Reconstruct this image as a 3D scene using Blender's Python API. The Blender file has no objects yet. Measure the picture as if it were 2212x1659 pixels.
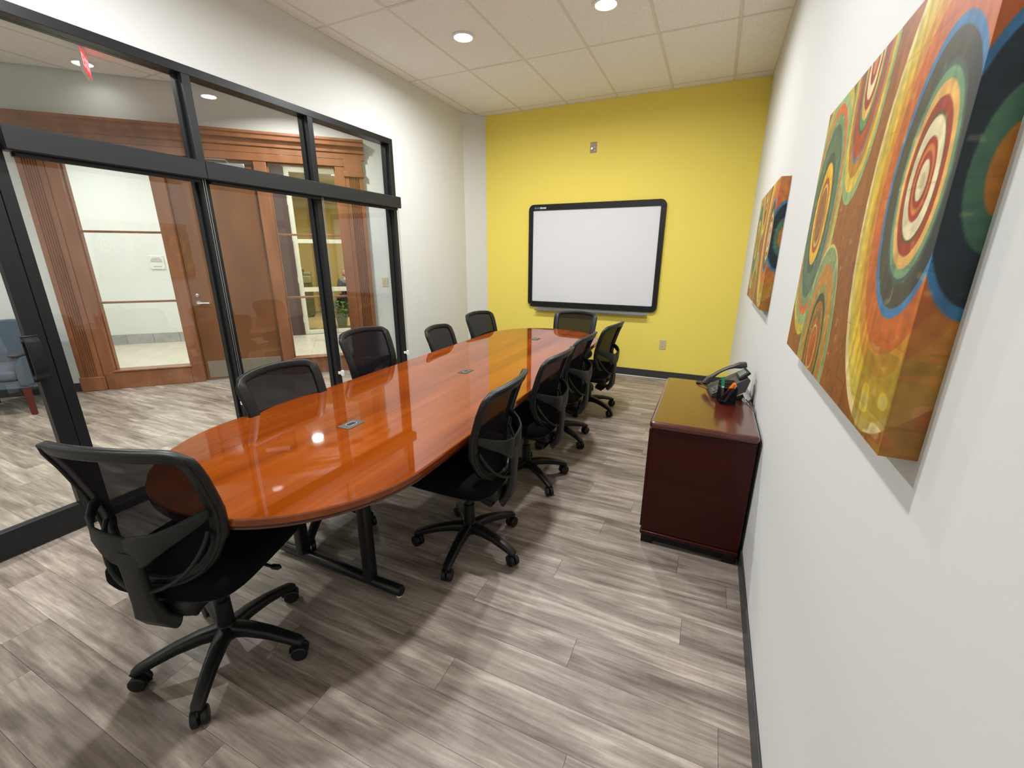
import bpy, math, random
import numpy as np
from mathutils import Vector, Matrix
random.seed(7)
C = bpy.context.scene.collection
PI = math.pi
R = math.radians

# ------------------------------------------------------------------ camera
cam_d = bpy.data.cameras.new('camera')
cam = bpy.data.objects.new('camera', cam_d); C.objects.link(cam)
cam_d.sensor_width = 36.0
cam_d.lens = 922.66 / 2212 * 36.0
cam_d.clip_start = 0.02
cam.location = (0, 0, 1.5596)
cam.rotation_euler = (1.27784, -0.002598, 0.42818)
bpy.context.scene.camera = cam
# ------------------------------------------------------------------ world, lights, exposure
sc = bpy.context.scene
sc.view_settings.view_transform = 'Standard'
sc.view_settings.look = 'None'
sc.view_settings.gamma = 1
sc.view_settings.use_curve_mapping = False
sc.view_settings.exposure = 0.0
w = bpy.data.worlds.new('world'); sc.world = w; w.use_nodes = True
w.node_tree.nodes['Background'].inputs[0].default_value = (0.8, 0.85, 0.9, 1)
w.node_tree.nodes['Background'].inputs[1].default_value = 0.15

H = 3.334
XL, XR, YB, YF = -3.227, 0.3133, 5.758, -.70
YC = -2.6                        # end of the hallway
XO = -3.377                      # corridor face of the partition
A0 = Vector((-6.6, 2.285, 0))    # start of the diagonal entry wall
D = Vector((.70711, .70711, 0)); N = Vector((-.70711, .70711, 0))
def SN(s, n, z=0): return A0 + D * s + N * n + Vector((0, 0, z))

ROOM_W, CORR_W, LOBBY_W, OFFICE_W = 40.0, 46.0, 31.0, 40.0
WARM = (.94, .96, 1.0); COOL = (.96, .98, 1.0)
def lamp(name, loc, power, radius=.07, spread=2.98, col=WARM):
    l = bpy.data.lights.new(name, 'AREA'); l.shape = 'DISK'; l.size = radius * 2
    l.energy = power; l.spread = spread; l.color = col
    o = bpy.data.objects.new(name, l); C.objects.link(o); o.location = loc
    return o
room_lights = [(x, y) for y in (3.766, 1.297) for x in (-2.18, -.962)]
corr_lights = [(-5.83, 2.70), (-4.5, 1.5), (-6.6, -.2), (-4.3, -.9), (-4.2, 3.6)]
lobby_lights = [(-.6, 2.1), (.6, 1.0), (2.2, 2.2), (-1.6, 1.0), (3.0, 1.2)]
office_lights = [(2.6, 5.0), (4.0, 5.2)]
for x, y in room_lights: lamp('downlight_lamp', (x, y, H - .0085), ROOM_W)
for x, y in corr_lights: lamp('corridor_lamp', (x, y, H - .0085), CORR_W * (.02 if y > 2.6 and x < -5 else 1), spread=2.6, col=(1, .97, .93))
for s, n in lobby_lights: lamp('lobby_lamp', SN(s, n, H - .004), LOBBY_W, .09, 2.9, (1, .97, .98))
for s, n in office_lights: lamp('office_lamp', SN(s, n, 2.9), OFFICE_W, .2, 3.0, (1, .88, .62))

# ------------------------------------------------------------------ materials
def srgb(r, g, b):
    f = lambda c: (c / 255 / 12.92) if c <= 10 else ((c / 255 + .055) / 1.055) ** 2.4
    return (f(r), f(g), f(b), 1)
def mat(name, col, rough=.5, metal=0, spec=.5, coat=0, coat_r=.03, noise=None, bump=None, emit=None, estr=1):
    m = bpy.data.materials.new(name); m.use_nodes = True
    nt = m.node_tree; p = nt.nodes['Principled BSDF']
    p.inputs['Base Color'].default_value = col
    p.inputs['Roughness'].default_value = rough
    p.inputs['Metallic'].default_value = metal
    p.inputs['Specular IOR Level'].default_value = spec
    p.inputs['Coat Weight'].default_value = coat
    p.inputs['Coat Roughness'].default_value = coat_r
    if emit:
        p.inputs['Emission Color'].default_value = emit; p.inputs['Emission Strength'].default_value = estr
    tc = None
    if noise or bump:
        tc = nt.nodes.new('ShaderNodeTexCoord')
    if noise:      # (scale vector, amount, detail)
        mp = nt.nodes.new('ShaderNodeMapping'); mp.inputs['Scale'].default_value = noise[0]
        nt.links.new(tc.outputs['Object'], mp.inputs[0])
        n = nt.nodes.new('ShaderNodeTexNoise'); n.inputs['Scale'].default_value = 1; n.inputs['Detail'].default_value = 6
        nt.links.new(mp.outputs[0], n.inputs['Vector'])
        r = nt.nodes.new('ShaderNodeValToRGB')
        a = noise[1]; r.color_ramp.elements[0].position = .3; r.color_ramp.elements[1].position = .7
        r.color_ramp.elements[0].color = (max(col[0] * (1 - a), 0), max(col[1] * (1 - a * 1.15), 0), max(col[2] * (1 - a * 1.2), 0), 1)
        r.color_ramp.elements[1].color = (min(col[0] * (1 + a), 1), min(col[1] * (1 + a), 1), min(col[2] * (1 + a), 1), 1)
        nt.links.new(n.outputs['Fac'], r.inputs[0]); nt.links.new(r.outputs[0], p.inputs['Base Color'])
    if bump:       # (scale, strength)
        n2 = nt.nodes.new('ShaderNodeTexNoise'); n2.inputs['Scale'].default_value = bump[0]; n2.inputs['Detail'].default_value = 4
        nt.links.new(tc.outputs['Object'], n2.inputs['Vector'])
        b = nt.nodes.new('ShaderNodeBump'); b.inputs['Strength'].default_value = bump[1]; b.inputs['Distance'].default_value = .002
        nt.links.new(n2.outputs['Fac'], b.inputs['Height']); nt.links.new(b.outputs[0], p.inputs['Normal'])
    return m
M = {}
M['wall'] = mat('wall_paint', srgb(219, 220, 215), .75, spec=.25, bump=(120, .08))
M['corrwall'] = mat('corridor_paint', srgb(214, 216, 214), .7, spec=.25)
M['yellow'] = mat('yellow_paint', srgb(243, 222, 104), .7, spec=.25, bump=(120, .08))
M['tile'] = mat('ceiling_tile', srgb(242, 240, 236), .9, spec=.1, noise=((60, 60, 60), .05), bump=(260, .5))
M['grid'] = mat('ceiling_grid', srgb(222, 218, 206), .5)
M['blackframe'] = mat('black_aluminium', srgb(24, 26, 28), .4, spec=.4)
M['shade'] = mat('shade_cassette', srgb(30, 33, 34), .5, spec=.4)
M['base'] = mat('rubber_base', srgb(52, 54, 55), .45)
M['plastic'] = mat('black_plastic', srgb(17, 18, 19), .4, spec=.4)
M['plastic2'] = mat('dark_shell_plastic', srgb(28, 30, 29), .5, spec=.35)
M['fabric'] = mat('black_seat_fabric', srgb(13, 13, 15), .95, spec=.1, bump=(600, .5))
M['blackmetal'] = mat('black_table_leg', srgb(16, 17, 20), .32, spec=.5)
M['white'] = mat('white_plastic', srgb(235, 235, 230), .4)
M['board'] = mat('whiteboard', srgb(226, 226, 226), .22, spec=.5)
M['alu'] = mat('aluminium', srgb(190, 192, 195), .35, metal=.9)
M['steel'] = mat('steel', srgb(170, 165, 155), .28, metal=1)
M['credenza'] = mat('mahogany', srgb(52, 11, 5), .35, spec=.15, coat=.15, coat_r=.1, noise=((3, 30, 30), .15))
M['credtop'] = mat('mahogany_top', srgb(78, 26, 12), .3, spec=.3, coat=1, coat_r=.12, noise=((25, 2, 25), .15))
M['portal'] = mat('stained_wood', srgb(138, 88, 56), .38, coat=.3, coat_r=.15, noise=((9, 9, 1.2), .22))
M['portald'] = mat('door_veneer', srgb(118, 73, 36), .35, coat=.35, coat_r=.15, noise=((3, 3, 1.0), .25))
M['muntin'] = mat('muntin_wood', srgb(140, 96, 70), .3)
M['beige'] = mat('beige_plate', srgb(200, 190, 150), .4)
M['grommet'] = mat('grommet_metal', srgb(64, 60, 54), .5, metal=0)
M['dark'] = mat('void', srgb(8, 8, 8), .8)
M['glow'] = mat('lamp_lens', (1, 1, 1, 1), .5, emit=(1, .98, .95, 1), estr=5)
M['red'] = mat('exit_red', srgb(200, 30, 40), .4, emit=(1, .03, .06, 1), estr=1.6)
M['redl'] = mat('exit_letters', srgb(255, 120, 120), .4, emit=(1, .3, .3, 1), estr=2.2)
M['bluefab'] = mat('blue_grey_fabric', srgb(82, 95, 108), .8, bump=(300, .4))
M['redwood'] = mat('cherry_leg', srgb(88, 30, 22), .4)
M['lobbyfloor'] = mat('lobby_tile', srgb(214, 206, 186), .3, noise=((3, 3, 3), .08))
M['basetile'] = mat('marble_base', srgb(168, 172, 172), .25, noise=((7, 7, 7), .14))
M['lobbywall'] = mat('lobby_paint', srgb(232, 234, 230), .7)
M['brown'] = mat('brown_panel', srgb(84, 60, 58), .5)
M['officewall'] = mat('office_paint', srgb(214, 188, 128), .8)
M['officefloor'] = mat('office_carpet', srgb(196, 172, 124), .9)
M['copier'] = mat('copier_dark', srgb(74, 76, 62), .5)
M['copierl'] = mat('copier_light', srgb(150, 150, 128), .5)
M['leaf'] = mat('leaf', srgb(58, 118, 52), .4, noise=((8, 8, 8), .35))
M['pot'] = mat('pot_grey', srgb(160, 160, 146), .6)
M['skin'] = mat('skin', srgb(226, 160, 140), .55)
M['jacket'] = mat('grey_jacket', srgb(110, 116, 120), .85)
M['trousers'] = mat('dark_trousers', srgb(40, 42, 50), .85)
M['hair'] = mat('grey_hair', srgb(120, 100, 92), .8)
M['green'] = mat('green_marker', srgb(20, 130, 84), .4)
M['orange'] = mat('orange_marker', srgb(255, 120, 10), .4, emit=(1, .25, .0, 1), estr=0.0)
M['redpen'] = mat('red_marker', srgb(176, 84, 72), .4)
M['greyphone'] = mat('phone_grey', srgb(62, 60, 58), .42)
M['keys'] = mat('phone_keys', srgb(92, 90, 88), .5)
M['screen'] = mat('phone_screen', srgb(110, 116, 108), .25)
M['logo'] = mat('logo_blue', srgb(70, 120, 150), .4)
M['logow'] = mat('logo_white', srgb(215, 222, 220), .4)
M['print'] = mat('grey_print', srgb(150, 160, 158), .5)
M['sofit'] = mat('plain_ceiling', srgb(225, 222, 210), .9)
M['trimwhite'] = mat('white_door_frame', srgb(240, 236, 214), .35)

def mesh_fabric():
    m = bpy.data.materials.new('mesh_fabric'); m.use_nodes = True; nt = m.node_tree; nt.nodes.clear()
    o = nt.nodes.new('ShaderNodeOutputMaterial'); mx = nt.nodes.new('ShaderNodeMixShader')
    t = nt.nodes.new('ShaderNodeBsdfTransparent'); d = nt.nodes.new('ShaderNodeBsdfDiffuse')
    d.inputs[0].default_value = srgb(30, 28, 31)
    mx.inputs[0].default_value = .935
    nt.links.new(t.outputs[0], mx.inputs[1]); nt.links.new(d.outputs[0], mx.inputs[2]); nt.links.new(mx.outputs[0], o.inputs[0])
    return m
M['mesh'] = mesh_fabric()
M['wiremesh'] = mesh_fabric(); M['wiremesh'].name = 'wire_mesh'; M['wiremesh'].node_tree.nodes['Mix Shader'].inputs[0].default_value = .55
def glass(name, tint=(.93, .96, .95, 1), base=.045):
    m = bpy.data.materials.new(name); m.use_nodes = True; nt = m.node_tree; nt.nodes.clear()
    o = nt.nodes.new('ShaderNodeOutputMaterial'); mx = nt.nodes.new('ShaderNodeMixShader')
    t = nt.nodes.new('ShaderNodeBsdfTransparent'); t.inputs[0].default_value = tint
    g = nt.nodes.new('ShaderNodeBsdfGlossy'); g.inputs['Roughness'].default_value = .0
    lw = nt.nodes.new('ShaderNodeLayerWeight'); lw.inputs[0].default_value = .5
    pw = nt.nodes.new('ShaderNodeMath'); pw.operation = 'POWER'; pw.inputs[1].default_value = 5
    ma = nt.nodes.new('ShaderNodeMath'); ma.operation = 'MULTIPLY_ADD'; ma.inputs[1].default_value = 1 - base; ma.inputs[2].default_value = base
    nt.links.new(lw.outputs['Facing'], pw.inputs[0]); nt.links.new(pw.outputs[0], ma.inputs[0]); nt.links.new(ma.outputs[0], mx.inputs[0])
    nt.links.new(t.outputs[0], mx.inputs[1]); nt.links.new(g.outputs[0], mx.inputs[2]); nt.links.new(mx.outputs[0], o.inputs[0])
    return m
M['glass'] = glass('clear_glass'); M['glass2'] = glass('sidelight_glass', (.97, .98, .97, 1), .03)

def wood_planks():
    m = bpy.data.materials.new('vinyl_plank'); m.use_nodes = True; nt = m.node_tree; L = nt.links.new
    p = nt.nodes['Principled BSDF']; p.inputs['Roughness'].default_value = .42; p.inputs['Specular IOR Level'].default_value = .45
    geo = nt.nodes.new('ShaderNodeNewGeometry'); oi = nt.nodes.new('ShaderNodeObjectInfo')
    def noise(sx, sy, k, detail=5, dist=0):
        mp = nt.nodes.new('ShaderNodeMapping'); mp.inputs['Scale'].default_value = (sx, sy, 1)
        L(geo.outputs['Position'], mp.inputs[0])
        add = nt.nodes.new('ShaderNodeVectorMath'); add.operation = 'ADD'; L(mp.outputs[0], add.inputs[0])
        mu = nt.nodes.new('ShaderNodeMath'); mu.operation = 'MULTIPLY'; mu.inputs[1].default_value = k; L(oi.outputs['Random'], mu.inputs[0])
        L(mu.outputs[0], add.inputs[1])
        n = nt.nodes.new('ShaderNodeTexNoise'); n.inputs['Scale'].default_value = 1; n.inputs['Detail'].default_value = detail; n.inputs['Distortion'].default_value = dist
        L(add.outputs[0], n.inputs['Vector']); return n.outputs['Fac']
    a = noise(1.7, 13, 61, 4, 1.0); b = noise(5.5, 75, 37, 6, .4); c = noise(40, 5, 17, 2); e = noise(.5, 1.0, 3.0, 2)
    def mul(x, k):
        q = nt.nodes.new('ShaderNodeMath'); q.operation = 'MULTIPLY'; L(x, q.inputs[0]); q.inputs[1].default_value = k; return q.outputs[0]
    def add(x, y):
        q = nt.nodes.new('ShaderNodeMath'); L(x, q.inputs[0]); L(y, q.inputs[1]); return q.outputs[0]
    s = add(add(add(mul(a, .62), mul(b, .34)), mul(c, .05)), mul(oi.outputs['Random'], .07))
    r = nt.nodes.new('ShaderNodeValToRGB'); cr = r.color_ramp
    cr.elements[0].position = .36; cr.elements[0].color = srgb(98, 87, 78)
    cr.elements[1].position = .72; cr.elements[1].color = srgb(198, 185, 172)
    k = cr.elements.new(.48); k.color = srgb(132, 119, 108)
    k = cr.elements.new(.60); k.color = srgb(162, 149, 137)
    L(s, r.inputs[0]); L(r.outputs[0], p.inputs['Base Color'])
    bm = nt.nodes.new('ShaderNodeBump'); bm.inputs['Strength'].default_value = .12; bm.inputs['Distance'].default_value = .001
    L(b, bm.inputs['Height']); L(bm.outputs[0], p.inputs['Normal'])
    return m
M['plank'] = wood_planks()

def table_wood():
    m = bpy.data.materials.new('cherry_veneer'); m.use_nodes = True; nt = m.node_tree; L = nt.links.new
    p = nt.nodes['Principled BSDF']; p.inputs['Roughness'].default_value = .4; p.inputs['Specular IOR Level'].default_value = .0
    p.inputs['Coat Weight'].default_value = 1; p.inputs['Coat Roughness'].default_value = .035; p.inputs['Coat IOR'].default_value = 1.65
    tc = nt.nodes.new('ShaderNodeTexCoord')
    def noise(sx, sy, detail, dist):
        mp = nt.nodes.new('ShaderNodeMapping'); mp.inputs['Scale'].default_value = (sx, sy, 1); L(tc.outputs['Object'], mp.inputs[0])
        n = nt.nodes.new('ShaderNodeTexNoise'); n.inputs['Scale'].default_value = 1; n.inputs['Detail'].default_value = detail; n.inputs['Distortion'].default_value = dist
        L(mp.outputs[0], n.inputs['Vector']); return n.outputs['Fac']
    a = noise(7, .6, 2, 0); b = noise(60, .7, 2, 0)
    mx = nt.nodes.new('ShaderNodeMix'); mx.data_type = 'FLOAT'; mx.inputs[0].default_value = .22
    L(a, mx.inputs[2]); L(b, mx.inputs[3])
    r = nt.nodes.new('ShaderNodeValToRGB'); cr = r.color_ramp
    cr.elements[0].position = .34; cr.elements[0].color = srgb(108, 42, 4)
    cr.elements[1].position = .68; cr.elements[1].color = srgb(148, 70, 12)
    L(mx.outputs[0], r.inputs[0]); L(r.outputs[0], p.inputs['Base Color'])
    return m
M['table'] = table_wood()
M['tableedge'] = mat('table_edge', srgb(92, 32, 12), .3, coat=1, coat_r=.06)
M['tabledark'] = mat('table_edge_dark', srgb(48, 20, 12), .4)

# ------------------------------------------------------------------ mesh helpers
class MB:
    def __init__(s): s.v = []; s.f = []
    def add(s, vs, fs):
        o = len(s.v); s.v += [tuple(v) for v in vs]; s.f += [tuple(i + o for i in f) for f in fs]; return s
    def box(s, x0, x1, y0, y1, z0, z1):
        if x0 > x1: x0, x1 = x1, x0
        if y0 > y1: y0, y1 = y1, y0
        if z0 > z1: z0, z1 = z1, z0
        return s.add([(x0, y0, z0), (x1, y0, z0), (x1, y1, z0), (x0, y1, z0), (x0, y0, z1), (x1, y0, z1), (x1, y1, z1), (x0, y1, z1)],
                     [(0, 3, 2, 1), (4, 5, 6, 7), (0, 1, 5, 4), (1, 2, 6, 5), (2, 3, 7, 6), (3, 0, 4, 7)])
    def prism(s, poly, z0, z1):      # poly ccw in xy
        n = len(poly)
        return s.add([(x, y, z0) for x, y in poly] + [(x, y, z1) for x, y in poly],
                     [tuple(range(n - 1, -1, -1)), tuple(range(n, 2 * n))] + [(i, (i + 1) % n, (i + 1) % n + n, i + n) for i in range(n)])
    def extr(s, poly, fn):           # poly of (a,b); fn(a,b,t) t in 0,1 -> xyz
        n = len(poly)
        return s.add([fn(a, b, 0) for a, b in poly] + [fn(a, b, 1) for a, b in poly],
                     [tuple(range(n - 1, -1, -1)), tuple(range(n, 2 * n))] + [(i, (i + 1) % n, (i + 1) % n + n, i + n) for i in range(n)])
    def lathe(s, prof, n=20, cx=0, cy=0, cz=0, axis='z'):
        vs = []; fs = []
        for r, h in prof:
            for i in range(n):
                a = 2 * PI * i / n; c, d = r * math.cos(a), r * math.sin(a)
                vs.append((cx + c, cy + d, cz + h) if axis == 'z' else ((cx + h, cy + c, cz + d) if axis == 'x' else (cx + d, cy + h, cz + c)))
        k = len(prof)
        for j in range(k - 1):
            for i in range(n): fs.append((j * n + i, j * n + (i + 1) % n, (j + 1) * n + (i + 1) % n, (j + 1) * n + i))
        fs.append(tuple(range(n - 1, -1, -1))); fs.append(tuple((k - 1) * n + i for i in range(n)))
        return s.add(vs, fs)
    def cyl(s, cx, cy, z0, z1, r, n=20): return s.lathe([(r, z0), (r, z1)], n, cx, cy)
    def sweep(s, path, sec, closed=False, up=(0, 0, 1), scale=None):
        """path: points; sec: (a,b) offsets along side and up axes, or list per point"""
        P = [Vector(p) for p in path]; n = len(P); vs = []; fs = []
        for i, p in enumerate(P):
            if closed: t = P[(i + 1) % n] - P[i - 1]
            else: t = P[min(i + 1, n - 1)] - P[max(i - 1, 0)]
            t.normalize(); u = Vector(up[i] if isinstance(up, list) else up)
            if abs(t.dot(u)) > .98: u = Vector((0, 1, 0)) if abs(t.y) < .9 else Vector((1, 0, 0))
            sd = t.cross(u).normalized(); u2 = sd.cross(t).normalized()
            S = sec[i] if isinstance(sec[0], list) else sec
            k = scale[i] if scale else 1
            for a, b in S: vs.append(tuple(p + sd * a * k + u2 * b * k))
        m = len(sec[0]) if isinstance(sec[0], list) else len(sec)
        rng = n if closed else n - 1
        for i in range(rng):
            for j in range(m):
                fs.append((i * m + j, i * m + (j + 1) % m, ((i + 1) % n) * m + (j + 1) % m, ((i + 1) % n) * m + j))
        if not closed: fs.append(tuple(range(m - 1, -1, -1))); fs.append(tuple((n - 1) * m + j for j in range(m)))
        return s.add(vs, fs)
    def tube(s, path, r, n=10, closed=False, scale=None, up=(0, 0, 1)):
        return s.sweep(path, circ(r, n), closed, up, scale)
    def xf(s, mtx): s.v = [tuple(mtx @ Vector(v)) for v in s.v]; return s
    def mesh(s, name, m, sharp=38):
        me = bpy.data.meshes.new(name); me.from_pydata(s.v, [], s.f); me.update()
        bm_fix(me)
        if m: me.materials.append(m)
        me.shade_smooth(); me.set_sharp_from_angle(angle=R(sharp))
        return me
    def build(s, name, m, parent=None, bevel=0, sharp=38, loc=None, seg=2):
        o = bpy.data.objects.new(name, s.mesh(name, m, sharp)); C.objects.link(o)
        if parent is not None: o.parent = parent
        if loc is not None: o.location = loc
        if bevel:
            b = o.modifiers.new('bevel', 'BEVEL'); b.width = bevel; b.segments = seg; b.limit_method = 'ANGLE'; b.angle_limit = R(40)
        return o
def bm_fix(me):
    import bmesh
    b = bmesh.new(); b.from_mesh(me); bmesh.ops.recalc_face_normals(b, faces=b.faces); b.to_mesh(me); b.free()
def circ(r, n=10, k=1): return [(r * math.cos(2 * PI * i / n), k * r * math.sin(2 * PI * i / n)) for i in range(n)]
def rrect(w, h, r, n=4):
    out = []
    for cx, cy, a0 in ((w / 2 - r, h / 2 - r, 0), (-w / 2 + r, h / 2 - r, 90), (-w / 2 + r, -h / 2 + r, 180), (w / 2 - r, -h / 2 + r, 270)):
        for i in range(n + 1):
            a = R(a0 + 90 * i / n); out.append((cx + r * math.cos(a), cy + r * math.sin(a)))
    return out
def tag(o, label=None, cat=None, group=None, kind=None):
    if label: o['label'] = label
    if cat: o['category'] = cat
    if group: o['group'] = group
    if kind: o['kind'] = kind
    return o
def empty(name, loc=(0, 0, 0), rz=0):
    o = bpy.data.objects.new(name, None); C.objects.link(o); o.location = loc; o.rotation_euler = (0, 0, rz); o.empty_display_size = .1
    return o
def copy_tree(o, parent=None):
    c = o.copy(); C.objects.link(c); c.parent = parent
    for ch in list(o.children): copy_tree(ch, c)
    return c
def clip(poly, a, b, c):             # keep a*x+b*y<=c
    out = []
    for i in range(len(poly)):
        p, q = poly[i], poly[(i + 1) % len(poly)]
        dp, dq = a * p[0] + b * p[1] - c, a * q[0] + b * q[1] - c
        if dp <= 0: out.append(p)
        if dp * dq < 0:
            t = dp / (dp - dq); out.append((p[0] + t * (q[0] - p[0]), p[1] + t * (q[1] - p[1])))
    return out
ENT = (-1.0, 1.0, 8.885 + .02)       # y - x <= 8.905 : corridor side of the diagonal wall

# ------------------------------------------------------------------ room shell
wr = MB().box(XR, XR + .12, YF, YB + .12, -.02, H + .1).build('wall_right', M['wall'])
tag(wr, 'off-white painted wall carrying the two abstract canvases', 'wall', kind='structure')
wb = MB().box(XL - .2, XR, YB, YB + .12, -.02, H + .1).build('wall_back', M['yellow'])
tag(wb, 'bright yellow accent wall behind the whiteboard', 'wall', kind='structure')
wc = MB().prism([(XL, 5.50), (-3.023, YB), (XL, YB)], 0, H).build('wall_corner', M['wall'])
tag(wc, 'narrow grey-white angled wall in the corner left of the yellow wall', 'wall', kind='structure')
wl = MB()
wl.box(XO, XL, YC, .05, -.02, H + .1); wl.box(XO, XL, .05, 4.035, 2.715, H + .1); wl.box(XO, XL, 4.035, YB, -.02, H + .1)
tag(wl.build('wall_left', M['wall']), 'off-white painted partition around the black glazed storefront', 'wall', kind='structure')
tag(MB().box(XL, XR, YF - .12, YF, -.02, H + .1).build('wall_front', M['wall']), 'off-white wall behind the viewer', 'wall', kind='structure')
bb = .1
tag(MB().box(XR - .009, XR, YF, YB, 0, bb).build('baseboard_right', M['base'], bevel=.003), 'dark grey rubber baseboard along the right wall', 'baseboard', kind='structure')
tag(MB().box(-3.02, XR - .01, YB - .009, YB, .007, bb + .003).build('baseboard_back', M['base'], bevel=.003), 'dark grey rubber baseboard under the yellow wall', 'baseboard', kind='structure')
tag(MB().box(-3.02, XR - .01, YB - .014, YB, 0, .007).build('trim_1', M['white']), 'thin pale sealant line under the dark baseboard of the yellow wall', 'trim', kind='structure')
tag(MB().box(XL, XL + .009, 4.05, 5.50, 0, bb).build('baseboard_left', M['base'], bevel=.003), 'dark grey rubber baseboard right of the glazing', 'baseboard', kind='structure')

# floor: subfloor plus planks
PW, PL = .1475, 1.22
def floor_field(name, label, x0, x1, y0, y1, ent=False, seed=1):
    rnd = random.Random(seed)
    poly = [(x0, y0), (x1, y0), (x1, y1), (x0, y1)]
    if ent: poly = clip(poly, *ENT)
    root = MB().prism(poly, -.05, -.006).build(name, M['dark']); tag(root, label, 'floor', kind='structure')
    full = MB().box(.0006, PL - .0006, .0005, PW - .0005, -.0055, 0).mesh('plank', M['plank'])
    r0 = math.floor((y0 - 1.415) / PW)
    y = 1.415 + r0 * PW; cnt = 0; ri = r0
    while y < y1:
        off = (ri * .437 + rnd.uniform(-.12, .12)) % PL
        x = x0 - off
        while x < x1:
            p = [(x + .0006, y + .0005), (x + PL - .0006, y + .0005), (x + PL - .0006, y + PW - .0005), (x + .0006, y + PW - .0005)]
            q = clip(clip(clip(clip(p, -1, 0, -x0), 1, 0, x1), 0, -1, -y0), 0, 1, y1)
            if ent: q = clip(q, *ENT) if len(q) > 2 else q
            if len(q) > 2:
                if len(q) == 4 and abs(q[0][0] - p[0][0]) < 1e-6 and abs(q[2][0] - p[2][0]) < 1e-6 and abs(q[0][1] - p[0][1]) < 1e-6 and abs(q[2][1] - p[2][1]) < 1e-6:
                    o = bpy.data.objects.new('plank', full); o.location = (x, y, 0)
                else:
                    o = bpy.data.objects.new('plank', MB().prism(q, -.0055, 0).mesh('plank', M['plank']))
                C.objects.link(o); o.parent = root; cnt += 1
            x += PL
        y += PW; ri += 1
    return root, cnt
_, n1 = floor_field('floor', 'grey-brown wood-look vinyl plank floor of the meeting room', XL, XR, YF, YB)
mat('floor_behind', srgb(140, 130, 120), .45)
_, n2 = floor_field('floor', 'grey-brown wood-look plank floor of the hallway beyond the glazing', -9.2, XL, -1.2, 5.7, True, 5)
print('planks', n1, n2)

# ceilings
GX0, TX, TY, GY0 = -3.0956, .6096, 1.2346, 5.6178
def ceiling_field(name, label, x0, x1, y0, y1, ent=False, holes=()):
    poly = [(x0, y0), (x1, y0), (x1, y1), (x0, y1)]
    if ent: poly = clip(poly, *ENT)
    root = MB().prism(poly, H + .02, H + .1).build(name, M['grid']); tag(root, label, 'ceiling', kind='structure')
    xs = [GX0 + TX * i for i in range(-12, 7)]; ys = [GY0 - TY * i for i in range(0, 8)] + [GY0 + TY]
    ys.sort(); g = .012
    for i in range(len(xs) - 1):
        for j in range(len(ys) - 1):
            p = [(xs[i] + g, ys[j] + g), (xs[i + 1] - g, ys[j] + g), (xs[i + 1] - g, ys[j + 1] - g), (xs[i] + g, ys[j + 1] - g)]
            q = clip(clip(clip(clip(p, -1, 0, -(x0 + .012)), 1, 0, x1 - .012), 0, -1, -(y0 + .012)), 0, 1, y1 - .012)
            if ent and len(q) > 2: q = clip(q, ENT[0], ENT[1], ENT[2] - .03)
            if len(q) > 2 and (max(a for a, _ in q) - min(a for a, _ in q)) > .02:
                dz = random.uniform(0, .0035)
                o = MB().prism(q, H + .001 + dz, H + .019).build('ceiling_tile', M['tile'], root)
    bars = []
    for x in xs:
        if x0 < x < x1: bars.append((x - .0115, x + .0115, y0, y1))
    for y in ys:
        if y0 < y < y1: bars.append((x0, x1, y - .0115, y + .0115))
    bars += [(x0, x0 + .012, y0, y1), (x1 - .012, x1, y0, y1), (x0, x1, y1 - .012, y1)]
    for k, (a, b, c, d) in enumerate(bars):
        q = [(a, c), (b, c), (b, d), (a, d)]
        if ent: q = clip(q, ENT[0], ENT[1], ENT[2] - .02)
        if len(q) > 2: MB().prism(q, H + (0 if (b - a) < .05 else .0006), H + .02).build('grid_bar', M['grid'], root)
    return root
ceiling_field('ceiling', 'suspended ceiling of speckled cream tiles over the meeting room', XL, XR, YF, YB)
ceiling_field('ceiling', 'suspended tile ceiling of the hallway beyond the glazing', -9.2, XO, YC, 5.5, True)

def downlight(x, y, label, group=None):
    t = empty('downlight', (x, y, H)); tag(t, label, 'ceiling light', group)
    MB().lathe([(.078, .002), (.098, .002), (.1, -.002), (.096, -.006), (.08, -.007), (.078, -.004)], 32).build('trim_ring', M['white'], t)
    MB().lathe([(.0, -.001), (.079, -.001), (.079, -.004), (.05, -.0055), (.0, -.006)], 32).build('lens', M['glow'], t)
    return t
downlight(-2.18, 3.766, 'left glowing round recessed downlight near the far end of the meeting room ceiling')
downlight(-.962, 3.766, 'right glowing round recessed downlight at the top edge of the picture')
downlight(-2.18, 1.297, 'recessed downlight over the near end of the table on the glazed side, outside the frame')
downlight(-.962, 1.297, 'recessed downlight over the near end of the table on the painting side, outside the frame')
downlight(*corr_lights[0], 'glowing recessed downlight beside the red exit sign in the hallway ceiling')
for x, y in corr_lights[1:]: downlight(x, y, 'recessed downlight in the hallway ceiling outside the frame', 'hallway downlights outside the frame')

# ------------------------------------------------------------------ glazed storefront
win = empty('window_1', (0, 0, 0)); tag(win, 'black aluminium glazed storefront between meeting room and hallway', 'window', kind='structure')
FX0, FX1, GX = XL + .004, XL - .11, -3.295
def fbox(name, y0, y1, z0, z1, x0=FX0, x1=FX1, parent=win, m='blackframe', b=.002): return MB().box(x1, x0, y0, y1, z0, z1).build(name, M[m], parent, bevel=b)
fbox('top_rail', .05, 4.035, 2.662, 2.715)
fbox('transom', .05, 4.035, 2.055, 2.105)
fbox('jamb', 3.983, 4.035, 0, 2.662)
fbox('jamb', 1.03, 1.08, 0, 2.662)
fbox('jamb', .05, .10, 0, 2.662)
for y in (2.0, 2.96): fbox('mullion', y, y + .052, 0, 2.662)
fbox('bottom_rail', 1.08, 3.983, 0, .055)
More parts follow.
